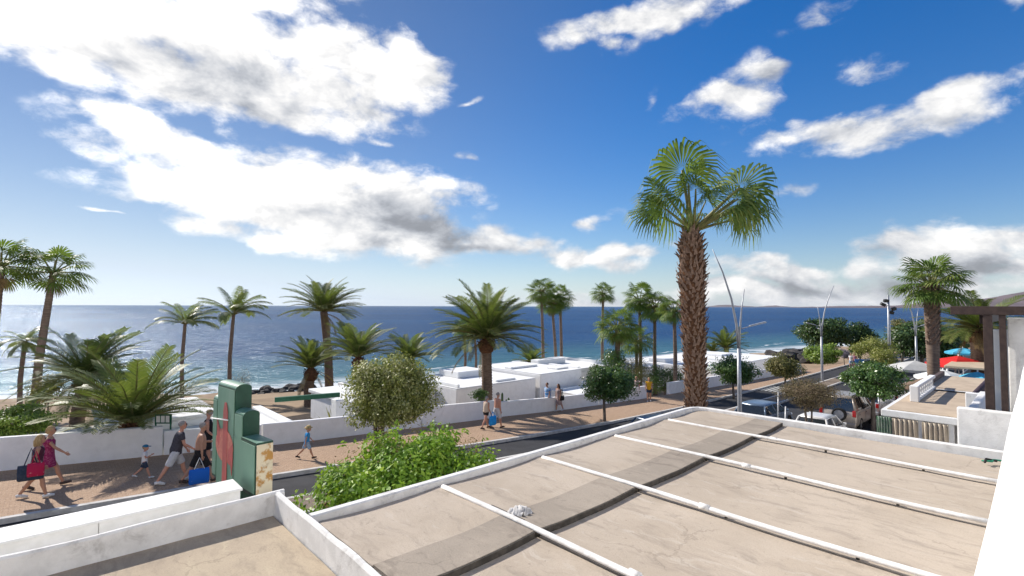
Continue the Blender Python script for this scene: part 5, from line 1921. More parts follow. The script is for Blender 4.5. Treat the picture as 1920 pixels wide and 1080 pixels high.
def car_st(name, s, t, L, Wd, Ht, prof, paint, label, flip=False, **kw):
    p = W(s, t, gz(s) + ROADZ)
    o = car(name, p, HEADG + (math.pi if flip else 0), L, Wd, Ht, prof, paint, label, **kw)
    slope = math.atan2(gz(s + 1.5) - gz(s - 1.5), 3.0)
    o.rotation_euler = (0, -slope * (-1 if flip else 1), HEADG + (math.pi if flip else 0))
    return o


car_st('parked_car', 30.4, 11.2, 4.3, 1.78, 1.48, HATCH, carpaint('grey_blue_car_paint', (0.16, 0.22, 0.30)), 'grey-blue hatchback on the road behind the lamp post', wr=0.31)
car_st('parked_car', 28.9, 7.9, 3.45, 1.6, 1.45, HATCH, carpaint('white_car_paint', (0.72, 0.71, 0.69), 0.0), 'small white hatchback parked behind the dry brown tree', wr=0.27)
car_st('parked_car', 35.2, 8.15, 4.75, 1.88, 1.92, SUVP, carpaint('beige_car_paint', (0.46, 0.40, 0.34), 0.3), 'beige off-road car with spare wheel on its back door', wr=0.38, spare=True, rack=True)
car_st('parked_car', 40.6, 8.1, 4.4, 1.76, 1.5, SEDAN, carpaint('silver_car_paint', (0.62, 0.63, 0.65), 0.4), 'silver car parked in front of the beige off-road car', wr=0.31)
car_st('parked_car', 19.6, 12.0, 4.2, 1.75, 1.5, HATCH, carpaint('dark_blue_car_paint', (0.015, 0.04, 0.09), 0.2), 'dark blue car showing only its roof and windscreen above the roof edge', flip=True, wr=0.31)
car_st('parked_car', 46.5, 8.1, 4.4, 1.76, 1.5, SEDAN, carpaint('white_sedan_paint', (0.7, 0.7, 0.7), 0.0), 'white saloon car parked beyond the silver car', wr=0.31)

# ================================================================== RIGHT-HAND BUILDINGS
TANF = mat('tan_terrace_floor', (0.55, 0.44, 0.32), (0.47, 0.37, 0.27), 0.9, 1.5, 0.2, 20, stain=(0.3, 0.24, 0.18), stain_amt=0.5, stain_scale=1.0)
PURP = mat('dark_purple_brown_paint', (0.05, 0.035, 0.05), (0.075, 0.055, 0.07), 0.5, 8.0)


def right_wall():
    root = empty('neighbour_building', W(16, 0, gz(16)), 0, 'white plastered building with dark brown pergola posts at the right edge', 'building')
    under(root, MB().stbox(14.75, 14.95, -3.2, 1.38, -7.5, -2.2).build('parapet_wall', GREYP, bevel=0.03))
    under(root, MB().stbox(14.955, 20.5, -3.2, 1.2, -7.5, -3.6).build('wall', PLASTER))
    under(root, MB().stbox(14.955, 20.5, 1.2, 1.38, -7.5, -2.5).build('parapet_wall', GREYP, bevel=0.03))
    # pergola
    under(root, MB().stbox(15.02, 15.2, 0.78, 0.93, -3.6, -0.16).build('post', DARKWOOD, bevel=0.01))
    under(root, MB().stbox(15.02, 15.2, 0.57, 0.68, -3.6, -0.16).build('post', DARKWOOD, bevel=0.01))
    under(root, MB().stbox(15.0, 15.24, -3.5, 1.46, -0.157, 0.03).build('beam', DARKWOOD, bevel=0.01))
    under(root, MB().stbox(15.6, 15.8, -3.5, 1.5, -0.157, 0.02).build('beam', DARKWOOD, bevel=0.01))
    under(root, MB().stbox(15.245, 20.4, 0.86, 1.0, -0.36, -0.162).build('beam', DARKWOOD, bevel=0.01))
    under(root, MB().stbox(15.3, 15.5, -3.0, 0.56, -3.6, -0.22).build('panel_wall', GREYP, bevel=0.02))
    under(root, MB().stbox(16.0, 16.2, -2.5, 0.83, -3.6, -0.5).build('panel_wall', CLEANW, bevel=0.02))


right_wall()


def terrace_house():
    root = empty('terrace_house', W(26, 2.5, gz(26)), 0, 'low house with stepped tan roof terrace and white lattice parapet', 'house')
    ZT = -3.45
    under(root, MB().stbox(22.2, 32.6, -3.0, 3.55, -7.6, ZT - 0.25).build('wall', PLASTER))
    under(root, MB().stbox(20.9, 27.0, -3.0, 3.9, ZT - 0.247, ZT - 0.03).build('roof_slab', PAINTW, bevel=0.02))
    under(root, MB().stbox(21.05, 27.0, -3.0, 3.75, ZT - 0.027, ZT).build('terrace_floor', TANF))
    under(root, MB().stbox(27.05, 32.7, -3.0, 3.75, ZT - 0.24, ZT + 0.06).build('upper_terrace', PAINTW, bevel=0.02))
    under(root, MB().stbox(27.2, 32.6, -3.0, 3.6, ZT + 0.063, ZT + 0.08).build('terrace_floor', TANF))
    under(root, MB().stbox(27.0, 27.048, -3.0, 3.2, ZT - 0.02, ZT + 0.055).build('step_joint', DARKJ))
    # lattice parapet along the sea side
    s0, s1, t = 23.2, 27.6, 3.3
    lat = under(root, MB().stbox(s0, s0 + 0.35, t - 0.1, t + 0.15, ZT, ZT + 0.58).build('parapet_post', CLEANW, bevel=0.02))
    under(root, MB().stbox(s0 + 0.352, s1, t - 0.08, t + 0.12, ZT + 0.003, ZT + 0.12).build('parapet_base', CLEANW, bevel=0.02))
    under(root, MB().stbox(s0 + 0.352, s1, t - 0.08, t + 0.12, ZT + 0.46, ZT + 0.58).build('parapet_rail', CLEANW, bevel=0.02))
    for k in range(9):
        s = s0 + 0.5 + k * 0.45
        under(root, MB().tube([W(s, t + 0.02, ZT + 0.11), W(s + 0.2, t + 0.02, ZT + 0.29), W(s, t + 0.02, ZT + 0.47)], 0.035, 6).build('lattice_bar', CLEANW))
        under(root, MB().tube([W(s + 0.22, t + 0.02, ZT + 0.11), W(s + 0.02, t + 0.02, ZT + 0.29), W(s + 0.22, t + 0.02, ZT + 0.47)], 0.035, 6).build('lattice_bar', CLEANW))
    under(root, MB().stbox(27.6, 32.6, 3.45, 3.61, ZT + 0.085, ZT + 0.3).build('parapet_rail', mat('brown_coping', (0.14, 0.10, 0.09), (0.1, 0.07, 0.06), 0.7, 5.0), bevel=0.02))
    # dark purple railing on the right, with balusters
    a, b = W(21.2, 1.55, ZT), W(28.5, 1.2, ZT + 0.25)
    rl = under(root, MB().tube([a + Vector((0, 0, 0.75)), b + Vector((0, 0, 0.85))], 0.09, 6).build('railing', PURP))
    for k in range(15):
        p = a.lerp(b, k / 14)
        under(root, MB().tube([p + Vector((0, 0, 0.0)), p + Vector((0, 0, 0.74))], [0.06, 0.045], 6).build('baluster', PURP))
    under(root, MB().stbox(20.95, 21.3, 1.25, 1.75, ZT + 0.002, ZT + 0.8).build('parapet_post', GREYP, bevel=0.02))
    # porch posts
    for t_ in (3.75, 2.85, 2.1, 1.72):
        under(root, MB().stbox(20.95, 21.1, t_ - 0.07, t_ + 0.07, -7.0, ZT - 0.25).build('porch_post', PAINTW, bevel=0.01))
    return root


terrace_house()


def drapes():
    cols = [mat('cream_drape', (0.50, 0.43, 0.34), (0.42, 0.36, 0.28), 0.9, 5.0), mat('green_striped_drape', (0.06, 0.22, 0.09), (0.5, 0.5, 0.46), 0.9, 30.0, stretch=(3, 3, 0.1)),
            mat('brown_drape', (0.32, 0.25, 0.18), (0.24, 0.18, 0.13), 0.9, 5.0)]
    for (t0, t1, c, lab) in ((3.62, 4.0, 1, 'green and white striped curtain hanging at the left porch corner'),
                             (2.92, 3.58, 0, 'cream curtain hanging beside the striped one'),
                             (2.17, 2.8, 0, 'cream curtain swagged between the porch posts'),
                             (1.2, 1.68, 2, 'brown gathered curtain at the right end of the porch')):
        n, m = 40, 14
        vs = []
        for i in range(n + 1):
            u = i / n
            for j in range(m + 1):
                v = j / m
                sagw = 0.16 * math.sin(math.pi * u) * v * (1 if c == 0 else 0.4)
                z = -3.72 - 2.1 * v - (0.5 * math.sin(math.pi * u) * v if c != 1 else 0)
                s = 20.86 + 0.05 * math.sin(u * 34 + v * 3 * (1 if c == 0 else 2)) - sagw + 0.03 * math.sin(v * 9 + u * 5)
                vs.append(tuple(W(s, t0 + (t1 - t0) * u, z)))
        q = [(i * (m + 1) + j, (i + 1) * (m + 1) + j, (i + 1) * (m + 1) + j + 1, i * (m + 1) + j + 1) for i in range(n) for j in range(m)]
        o = link('curtain', np_mesh('curtain', vs, q, True), mat=cols[c])
        sm = o.modifiers.new('thickness', 'SOLIDIFY')
        sm.thickness = 0.012
        tag(o, lab, 'curtain', 'porch curtains')


drapes()


# ------------------------------------------------------------------ restaurant: parasols, awning, furniture
def parasol(px, py, dist, w, h, m, label, rot=0.4, sides=4):
    top = at_d(px, py, dist)
    s, t = ST(top)
    g = gz(s)
    root = empty('parasol', (top.x, top.y, g), rot, label, 'parasol', 'restaurant parasols')
    zt = top.z - g
    mb = MB()
    n = sides
    vs = [(0, 0, zt)]
    for ring, (rr, zz) in enumerate(((0.5, zt - h * 0.42), (1.0, zt - h), (1.0, zt - h - 0.16))):
        for k in range(n * 4):
            a = 2 * math.pi * k / (n * 4)
            c = math.cos(math.pi / n) / math.cos((a % (2 * math.pi / n)) - math.pi / n)
            vs.append((w * rr * c * math.cos(a), w * rr * c * math.sin(a), zz - (0.05 if k % 4 else 0) * (ring > 0)))
    N = n * 4
    fs = [(0, 1 + k, 1 + (k + 1) % N) for k in range(N)]
    fs += [(1 + r0 * N + k, 1 + (r0 + 1) * N + k, 1 + (r0 + 1) * N + (k + 1) % N, 1 + r0 * N + (k + 1) % N) for r0 in (0, 1) for k in range(N)]
    o = mb.add(vs, fs).build('canopy', m, root)
    o.modifiers.new('thickness', 'SOLIDIFY').thickness = 0.01
    MB().tube([(0, 0, 0), (0, 0, zt + 0.1)], 0.035, 8).build('pole', PAINTW, root)
    for k in range(n):
        a = 2 * math.pi * k / n
        MB().tube([(0, 0, zt - 0.06), (w * 0.97 / math.cos(0) * math.cos(a), w * 0.97 * math.sin(a), zt - h - 0.04)], 0.012, 4).build('rib', STEEL, root)
    MB().box(-0.28, 0.28, -0.28, 0.28, 0, 0.08).build('base', PAINTW, root, bevel=0.02)


CAN_G = mat('grey_canvas', (0.50, 0.50, 0.49), (0.44, 0.44, 0.43), 0.9, 3.0)
CAN_W = mat('white_canvas', (0.70, 0.71, 0.70), (0.62, 0.64, 0.64), 0.9, 3.0)
CAN_R = mat('red_canvas', (0.62, 0.02, 0.02), (0.52, 0.015, 0.015), 0.85, 3.0)
CAN_B = mat('blue_canvas', (0.05, 0.33, 0.5), (0.1, 0.42, 0.58), 0.85, 3.0)
parasol(1716, 676, 37, 1.9, 0.55, CAN_G, 'large grey-white square parasol left of the palm trunk', 0.5)
parasol(1768, 693, 33, 1.55, 0.5, CAN_W, 'white parasol right of the palm trunk, in front of the red one', 0.2, 6)
parasol(1797, 667, 36, 1.9, 0.6, CAN_R, 'bright red square parasol', 0.75)
parasol(1805, 652, 46, 1.3, 0.4, CAN_B, 'small blue parasol behind the red one', 0.3, 6)
parasol(1833, 697, 31, 0.9, 0.35, CAN_B, 'small blue parasol under the beige awning', 0.1, 6)


def awning():
    a = at_d(1770, 688, 33)
    root = empty('awning', W(*ST(a), gz(ST(a)[0])), 0, 'beige flat awning roof on posts right of the red parasol', 'awning')
    s, t = ST(a)
    z = a.z - gz(s)
    root.rotation_euler = (0, 0, HEADG)
    MB().box(0, 4.6, -3.4, 0, z - 0.05, z + 0.1).build('canopy', TANF, root, bevel=0.03)
    for (x, y) in ((0.1, -0.15), (0.1, -3.2), (4.4, -0.15), (4.4, -3.2)):
        MB().tube([(x, y, 0), (x, y, z - 0.04)], 0.06, 8).build('post', PAINTW, root)


awning()


def chair_set():
    m = PAINTW
    root = empty('patio_chair', (0, 0, 0), 0, 'x', 'chair', 'white restaurant chairs')
    MB().box(-0.22, 0.22, -0.22, 0.22, 0.42, 0.46).build('seat', m, root, bevel=0.01)
    for k in range(4):
        MB().box(-0.22 + 0.12 * k, -0.15 + 0.12 * k, 0.20, 0.225, 0.463, 0.9).build('back_slat', m, root)
    MB().box(-0.23, 0.23, 0.19, 0.235, 0.9, 0.96).build('back_rail', m, root)
    for x in (-0.2, 0.2):
        for y in (-0.2, 0.2):
            MB().tube([(x, y, 0), (x, y, 0.42)], 0.02, 6).build('leg', m, root)
    return root


def copy_tree(o, parent=None):
    c = o.copy()
    COL.objects.link(c)
    c.parent = parent
    for ch in list(o.children):
        copy_tree(ch, c)
    return c


ch0 = chair_set()
spots = [(1712, 33.5, 0.3, 'white chair nearest the left edge of the grey parasol'), (1722, 33, 1.2, 'white chair under the middle of the grey parasol'),
         (1734, 34.5, 2.5, 'white chair beside the palm trunk base'), (1706, 36, 3.6, 'white chair behind the others at the parasol edge'),
         (1728, 36.5, 4.4, 'white chair at the back under the grey parasol'), (1701, 31, 5.2, 'white chair standing out in front of the grey parasol')]
for i, (px, d, rz, lab) in enumerate(spots):
    o = ch0 if i == 0 else copy_tree(ch0)
    o.location = on_ground(px, d, 0.16)
    o.rotation_euler = (0, 0, rz)
    o['label'] = lab


def rack():
    base = on_ground(1724, 34, 0.16)
    root = empty('lattice_stand', base, 0.2, 'white lattice display stand under the grey parasol', 'stand')
    for x in (-0.45, 0.45):
        MB().box(x - 0.04, x + 0.04, -0.04, 0.04, 0, 2.0).build('post', PAINTW, root)
    for z in (0.5, 0.9, 1.3, 1.7, 1.96):
        MB().box(-0.4, 0.4, -0.03, 0.03, z - 0.03, z + 0.03).build('rail', PAINTW, root)
    MB().box(-0.035, 0.035, -0.034, 0.034, 0.535, 1.66).build('mullion', PAINTW, root)


rack()


def kiosk():
    p = on_ground(1690, 30, 0.0)
    s, t = ST(p)
    root = empty('market_stall', W(s, t, gz(s)), HEADG, 'low brown stall roof between the cars and the tan terrace', 'stall')
    br = mat('brown_thatch', (0.22, 0.15, 0.10), (0.15, 0.1, 0.07), 0.95, 8.0, 0.5)
    mb = MB()
    mb.add([(-1.6, -2.2, 2.2), (1.9, -2.2, 2.2), (1.9, 0.2, 2.2), (-1.6, 0.2, 2.2), (-0.9, -1.0, 2.75), (1.3, -1.0, 2.75)],
           [(0, 1, 5, 4), (1, 2, 5), (2, 3, 4, 5), (3, 0, 4), (3, 2, 1, 0)])
    mb.build('roof', br, root)
    for (x, y) in ((-1.5, -2.1), (1.8, -2.1), (1.8, 0.1), (-1.5, 0.1)):
        MB().tube([(x, y, 0), (x, y, 2.2)], 0.06, 8).build('post', DARKWOOD, root)
    MB().box(-1.4, 1.6, -1.9, -0.1, 0.0, 0.95).build('counter', mat('red_brown_boards', (0.28, 0.14, 0.11), (0.2, 0.1, 0.08), 0.8, 6.0), root, bevel=0.02)
    MB().box(-1.2, -0.5, -1.4, -0.6, 0.953, 1.3).build('box', PAINTW, root, bevel=0.02)


kiosk()


def far_houses():
    for (s0, s1, t0, t1, z, lab) in ((46, 58, -9, 1.2, -3.2, 'white house with steps behind the red parasol'), (60, 78, -12, 0.5, -2.6, 'white house far behind the restaurant'),
                                     (37.5, 44, -9, -0.5, -3.6, 'white low building beside the beige awning')):
        root = empty('white_house', W((s0 + s1) / 2, (t0 + t1) / 2, gz(s0)), 0, lab, 'house', 'white houses behind the restaurant')
        under(root, MB().stbox(s0, s1, t0, t1, -7.8, z).build('wall', PLASTER, bevel=0.03))
        under(root, MB().stbox(s0 - 0.1, s1 + 0.1, t0 - 0.1, t1 + 0.1, z + 0.002, z + 0.2).build('roof', ROOFW, bevel=0.03))
        for k in range(4):
            s = s0 + 1 + k * (s1 - s0 - 2) / 4
            wn = under(root, MB().stbox(s, s + 1.0, t1 + 0.003, t1 + 0.05, -5.6, -4.4).build('window', PURP))
            pn = MB().stbox(s + 0.1, s + 0.9, t1 + 0.052, t1 + 0.06, -5.5, -4.5).build('pane', GLASS)
            under(root, pn)
        under(root, MB().stbox(s0 - 0.06, s0 - 0.003, t0 + 1, t0 + 2.2, -5.6, -4.4).build('window', PURP))


far_houses()

# ================================================================== PEOPLE
SKIN = mat('tanned_skin', (0.46, 0.25, 0.165), (0.42, 0.22, 0.145), 0.55, 8.0, spec=0.35)
SKIN2 = mat('pink_tanned_skin', (0.52, 0.27, 0.19), (0.47, 0.23, 0.16), 0.55, 8.0, spec=0.35)
EYE = mat('eye_dark', (0.02, 0.015, 0.012), rough=0.2)
LIP = mat('lip', (0.35, 0.10, 0.09), rough=0.5)


def cloth(name, c, c2=None, scale=20.0, **kw):
    return mat(name, c, c2, 0.9, scale, spec=0.15, **kw)


PENDING = []


def remesh_later(mb, name, voxel, smooth=3):
    o = link(name, mb.mesh(name))
    m = o.modifiers.new('remesh', 'REMESH')
    m.mode = 'VOXEL'
    m.voxel_size = voxel
    m.use_smooth_shade = True
    s = o.modifiers.new('smooth', 'SMOOTH')
    s.factor = 0.5
    s.iterations = smooth
    return o


def person(pos, heading, h, label, skin, legs=(25, -22), knees=(5, 30), arms=((-20, 15), (20, 25)), spread=(8, 8), lean=4, belly=0.0, slim=1.0,
           hair=None, hair_style='short', top=None, bottom=None, dress=None, shoes=None, cap=None, hat=None, head_turn=0, group='people walking on the promenade', sleeve=True, glasses=False):
    """One continuous body in a walking pose; clothes and hair are children. Local +X is forward."""
    root = empty('person', pos, heading, label, 'person', group)
    k = h / 1.75
    V = Vector
    ln = R(lean)
    pel = V((0, 0, 0.93))
    up = V((math.sin(ln), 0, math.cos(ln)))
    waist, chest, neck = pel + up * 0.17, pel + up * 0.42, pel + up * 0.565
    hd = neck + V((0.035, 0, 0.135))
    sh = {}
    J = {}
    for i, sy in enumerate((-1, 1)):
        hip = pel + V((0, sy * 0.095, -0.03))
        a, b = R(legs[i]), R(knees[i])
        kn = hip + V((math.sin(a), 0, -math.cos(a))) * 0.43
        an = kn + V((math.sin(a - b), 0, -math.cos(a - b))) * 0.41
        fp = R(legs[i] - knees[i]) * 0.55
        toe = an + V((math.cos(fp), sy * 0.1, math.sin(min(fp, 0.0) if legs[i] < 0 else fp * 0.4))).normalized() * 0.17 + V((0, 0, -0.045))
        heel = an + V((-0.05, 0, -0.05))
        shd = neck + V((0, sy * 0.185 * (0.96 if slim < 1 else 1), -0.075)) 
        aa, bb = R(arms[i][0]), R(arms[i][1])
        sp = math.sin(R(spread[i]))
        el = shd + V((math.sin(aa), sy * sp, -math.cos(aa))).normalized() * 0.29
        wr = el + V((math.sin(aa + bb), sy * sp * 0.3, -math.cos(aa + bb))).normalized() * 0.26
        J[i] = dict(hip=hip, kn=kn, an=an, toe=toe, heel=heel, sh=shd, el=el, wr=wr, d=(wr - el).normalized())
    low = min(min(J[i]['heel'].z - 0.035, J[i]['toe'].z - 0.03) for i in (0, 1))
    drop = V((0, 0, -low))
    S = lambda p: (p + drop) * k
    b = MB()
    T_ = lambda pts, r, ry=None, n=10, mb=b: mb.tube([S(p) for p in pts], [x * k for x in r], n, ry=[x * k for x in (ry or r)], up=(1, 0, 0) if ry else None)
    # torso: front-back radius first, side radius second
    bl = belly
    tor = [pel + V((0, 0, -0.10)), pel + V((0, 0, -0.02)), waist, pel + up * 0.30, chest, pel + up * 0.50, neck + V((0, 0, -0.02))]
    tr = [0.085, 0.115 + bl * 0.5, 0.105 + bl, 0.115 + bl * 0.6, 0.115, 0.085, 0.055]
    ts = [0.12, 0.165 * slim + bl * 0.3, 0.145 * slim + bl * 0.5, 0.16 * slim + bl * 0.3, 0.185 * slim, 0.165 * slim, 0.06]
    T_(tor, tr, ts, 14)
    T_([neck + V((-0.005, 0, -0.06)), neck + V((0.01, 0, 0.02)), hd + V((-0.01, 0, -0.05))], [0.06, 0.053, 0.05])
    hk = k * (1.0 if h > 1.4 else 1.32)
    HC = S(hd) + V((0, 0, 0.01 * k))
    RT = Matrix.Rotation(R(head_turn), 4, 'Z')
    hp = lambda x, y, z: HC + (RT @ V((x, y, z))) * hk
    b.ball((0, 0, 0), (1, 1, 1), 14, 10, M=Matrix.Translation(hp(-0.005, 0, 0.03)) @ RT @ Matrix.Diagonal((0.098 * hk, 0.077 * hk, 0.105 * hk, 1)))
    b.ball((0, 0, 0), (1, 1, 1), 12, 8, M=Matrix.Translation(hp(0.03, 0, -0.045)) @ RT @ Matrix.Diagonal((0.062 * hk, 0.058 * hk, 0.066 * hk, 1)))
    b.tube([hp(0.088, 0, 0.022), hp(0.108, 0, -0.02), hp(0.085, 0, -0.028)], [0.010 * hk, 0.016 * hk, 0.012 * hk], 6)
    for sy in (-1, 1):
        b.ball(tuple(hp(0.0, sy * 0.08, 0.0)), (0.02 * hk, 0.014 * hk, 0.03 * hk), 6, 5)
    for i, sy in enumerate((-1, 1)):
        j = J[i]
        T_([j['hip'] + V((0, 0, 0.06)), j['hip'].lerp(j['kn'], 0.3), j['kn'] + V((0, 0, 0.03)), j['kn'].lerp(j['an'], 0.28) + V((-0.012, 0, 0)), j['kn'].lerp(j['an'], 0.75), j['an']],
           [0.095 * slim, 0.085 * slim, 0.058, 0.06, 0.042, 0.038], n=10)
        T_([j['heel'], j['an'] + V((0.02, 0, -0.03)), j['an'].lerp(j['toe'], 0.6) + V((0, 0, -0.015)), j['toe']], [0.035, 0.042, 0.034, 0.022], [0.032, 0.036, 0.042, 0.034], 8)
        T_([j['sh'] + V((0, -sy * 0.05, 0.005)), j['sh'], j['sh'].lerp(j['el'], 0.45), j['el'], j['el'].lerp(j['wr'], 0.35), j['wr']], [0.06, 0.058, 0.05 * slim, 0.039, 0.04, 0.027], n=8)
        T_([j['wr'], j['wr'] + j['d'] * 0.05, j['wr'] + j['d'] * 0.09], [0.026, 0.030, 0.026], [0.02, 0.02, 0.018], 8)
    body = remesh_later(b, 'body', 0.015 * k)
    body.parent = root
    # unequal fingers and thumb, eyes and mouth joined to the body mesh afterwards
    fb = MB()
    for i, sy in enumerate((-1, 1)):
        j = J[i]
        d = j['d']
        side = V((0, 1, 0)).cross(d).normalized()
        palm = j['wr'] + d * 0.085
        for q, (off, ln_) in enumerate(((-0.026, 0.066), (-0.009, 0.076), (0.009, 0.07), (0.025, 0.054))):
            p0 = palm + side * off
            p1 = p0 + d * ln_ * 0.55
            p2 = p1 + (d * 0.75 + V((0, -sy * 0.5, 0)) + side * 0.1).normalized() * ln_ * 0.5
            fb.tube([S(p0 - d * 0.02), S(p1), S(p2)], [0.009 * k, 0.0085 * k, 0.006 * k], 5, 0)
        th = j['wr'] + d * 0.035 + side * -0.026
        fb.tube([S(th), S(th + (d * 0.6 - side * 0.7).normalized() * 0.03), S(th + (d * 0.95 - side * 0.4).normalized() * 0.062)], [0.012 * k, 0.010 * k, 0.007 * k], 5, 0)
    for sy in (-1, 1):
        fb.ball(tuple(hp(0.082, sy * 0.032, 0.022)), 0.011 * hk, 6, 4, 1)
    fb.tube([hp(0.086, -0.024, -0.055), hp(0.094, 0, -0.055), hp(0.086, 0.024, -0.055)], 0.006 * hk, 5, 2)
    PENDING.append((body, fb, [skin, EYE, LIP]))

    def child(mb, name, m, vox=0.017):
        o = remesh_later(mb, name, vox * k, 4)
        o.parent = root
        PENDING.append((o, None, [m]))
        return o
    inf = 0.016
    if top is not None:
        c = MB()
        TT = lambda pts, r, ry=None, n=12: c.tube([S(p) for p in pts], [x * k for x in r], n, ry=[x * k for x in (ry or r)], up=(1, 0, 0) if ry else None)
        q = top.get('hem', -0.06)
        pts = [pel + V((0, 0, q)), pel + V((0, 0, 0.04)), waist, pel + up * 0.30, chest, pel + up * 0.5, pel + up * 0.535]
        TT(pts, [0.125 + bl * 0.6 + inf, 0.122 + bl * 0.8 + inf, 0.11 + bl + inf, 0.118 + bl * 0.6 + inf, 0.118 + inf, 0.088 + inf, 0.06 + inf],
           [0.165 * slim + bl * 0.3 + inf, 0.165 * slim + bl * .4 + inf, 0.15 * slim + bl * 0.5 + inf, 0.163 * slim + bl * .3 + inf, 0.186 * slim + inf, 0.165 * slim + inf * 0.8, 0.08], 16)
        if top.get('sleeve', 0.55):
            for i, sy in enumerate((-1, 1)):
                j = J[i]
                e = j['sh'].lerp(j['el'], top.get('sleeve', 0.55))
                TT([j['sh'] + V((0, -sy * 0.06, 0.0)), j['sh'], e], [0.07, 0.074, 0.066], n=10)
        child(c, 'shirt', top['m'])
    if bottom is not None:
        c = MB()
        TT = lambda pts, r, ry=None, n=12: c.tube([S(p) for p in pts], [x * k for x in r], n, ry=[x * k for x in (ry or r)], up=(1, 0, 0) if ry else None)
        TT([pel + V((0, 0, -0.11)), pel + V((0, 0, -0.03)), pel + up * 0.09], [0.10, 0.135 + bl * 0.4, 0.125 + bl * 0.8], [0.15, 0.182 * slim + bl * 0.3, 0.168 * slim + bl * 0.4], 14)
        for i in (0, 1):
            j = J[i]
            e = j['hip'].lerp(j['kn'], bottom.get('len', 0.85))
            TT([j['hip'] + V((0, 0, 0.02)), j['hip'].lerp(j['kn'], 0.3), e], [0.115, 0.112 * slim, 0.098], n=12)
            if bottom.get('full'):
                TT([e, j['kn'], j['an'] + V((0, 0, 0.03))], [0.098, 0.085, 0.07], n=10)
        child(c, bottom.get('name', 'shorts'), bottom['m'])
    if dress is not None:
        c = MB()
        TT = lambda pts, r, ry=None, n=14: c.tube([S(p) for p in pts], [x * k for x in r], n, ry=[x * k for x in (ry or r)], up=(1, 0, 0) if ry else None)
        hem = dress.get('hem', -0.28)
        pts = [pel + V((0, 0, hem)), pel + V((0, 0, hem * 0.4)), pel + V((0, 0, 0.02)), waist, pel + up * 0.30, chest, pel + up * 0.49]
        TT(pts, [0.19, 0.165, 0.145, 0.118 + inf, 0.125 + inf, 0.125 + inf, 0.09], [0.225, 0.205, 0.188, 0.15 + inf, 0.165 + inf, 0.185 + inf, 0.15])
        for i, sy in enumerate((-1, 1)):
            j = J[i]
            TT([j['sh'] + V((0, -sy * 0.04, -0.02)), j['sh'] + V((0, 0, -0.02)), j['sh'].lerp(j['el'], dress.get('sleeve', 0.35))], [0.06, 0.075, 0.07], n=8)
        child(c, 'dress', dress['m'])
    if shoes is not None:
        for i in (0, 1):
            j = J[i]
            c = MB()
            c.tube([S(j['heel'] + V((-0.02, 0, 0.0))), S(j['an'] + V((0.02, 0, -0.035))), S(j['an'].lerp(j['toe'], 0.6) + V((0, 0, -0.012))), S(j['toe'] + V((0.02, 0, 0)))],
                   [0.042 * k, 0.052 * k, 0.044 * k, 0.028 * k], 10, ry=[0.04 * k, 0.046 * k, 0.052 * k, 0.04 * k], up=(0, 0, 1))
            o = c.build('shoe', shoes, root)
    if hair is not None:
        c = MB()
        c.ball((0, 0, 0), (1, 1, 1), 14, 10, M=Matrix.Translation(hp(-0.022, 0, 0.048)) @ RT @ Matrix.Diagonal((0.098 * hk, 0.086 * hk, 0.098 * hk, 1)))
        if hair_style == 'long':
            c.tube([hp(-0.05, 0, 0.06), hp(-0.09, 0, -0.05), hp(-0.10, 0, -0.16), hp(-0.09, 0, -0.27)], [0.075 * hk, 0.085 * hk, 0.07 * hk, 0.03 * hk], 10)
            for sy in (-1, 1):
                c.tube([hp(-0.01, sy * 0.07, 0.03), hp(-0.03, sy * 0.085, -0.08), hp(-0.03, sy * 0.09, -0.2)], [0.035 * hk, 0.035 * hk, 0.015 * hk], 8)
        elif hair_style == 'bob':
            c.tube([hp(-0.05, 0, 0.05), hp(-0.07, 0, -0.03), hp(-0.06, 0, -0.08)], [0.08 * hk, 0.075 * hk, 0.04 * hk], 10)
        child(c, 'hair', hair, 0.014)
    if cap is not None:
        c = MB()
        c.ball((0, 0, 0), (1, 1, 1), 14, 8, M=Matrix.Translation(hp(-0.008, 0, 0.07)) @ RT @ Matrix.Diagonal((0.108 * hk, 0.09 * hk, 0.075 * hk, 1)))
        o = c.build('cap', cap, root)
        v = MB()
        v.add([tuple(hp(0.08, -0.07, 0.062)), tuple(hp(0.08, 0.07, 0.062)), tuple(hp(0.185, 0.045, 0.045)), tuple(hp(0.185, -0.045, 0.045)),
               tuple(hp(0.08, -0.07, 0.07)), tuple(hp(0.08, 0.07, 0.07)), tuple(hp(0.185, 0.045, 0.053)), tuple(hp(0.185, -0.045, 0.053))],
              [(0, 1, 2, 3), (4, 7, 6, 5), (0, 4, 5, 1), (1, 5, 6, 2), (2, 6, 7, 3), (3, 7, 4, 0)])
        v.build('peak', cap, o)
    if hat is not None:
        c = MB()
        c.tube([hp(0, 0, 0.055), hp(0, 0, 0.062), hp(0, 0, 0.07), hp(0, 0, 0.12), hp(0, 0, 0.15)], [0.17 * hk, 0.17 * hk, 0.105 * hk, 0.10 * hk, 0.06 * hk], 16)
        c.build('hat', hat, root)
    if glasses:
        c = MB()
        for sy in (-1, 1):
            c.ball(tuple(hp(0.093, sy * 0.034, 0.022)), (0.014 * hk, 0.03 * hk, 0.022 * hk), 8, 5)
        c.tube([hp(0.095, -0.07, 0.03), hp(0.1, 0, 0.03), hp(0.095, 0.07, 0.03)], 0.006 * hk, 5)
        c.build('sunglasses', BLACKP, root)
    return root, {n: [S(J[i][n]) for i in (0, 1)] for n in ('wr', 'sh', 'el')}, S(pel)


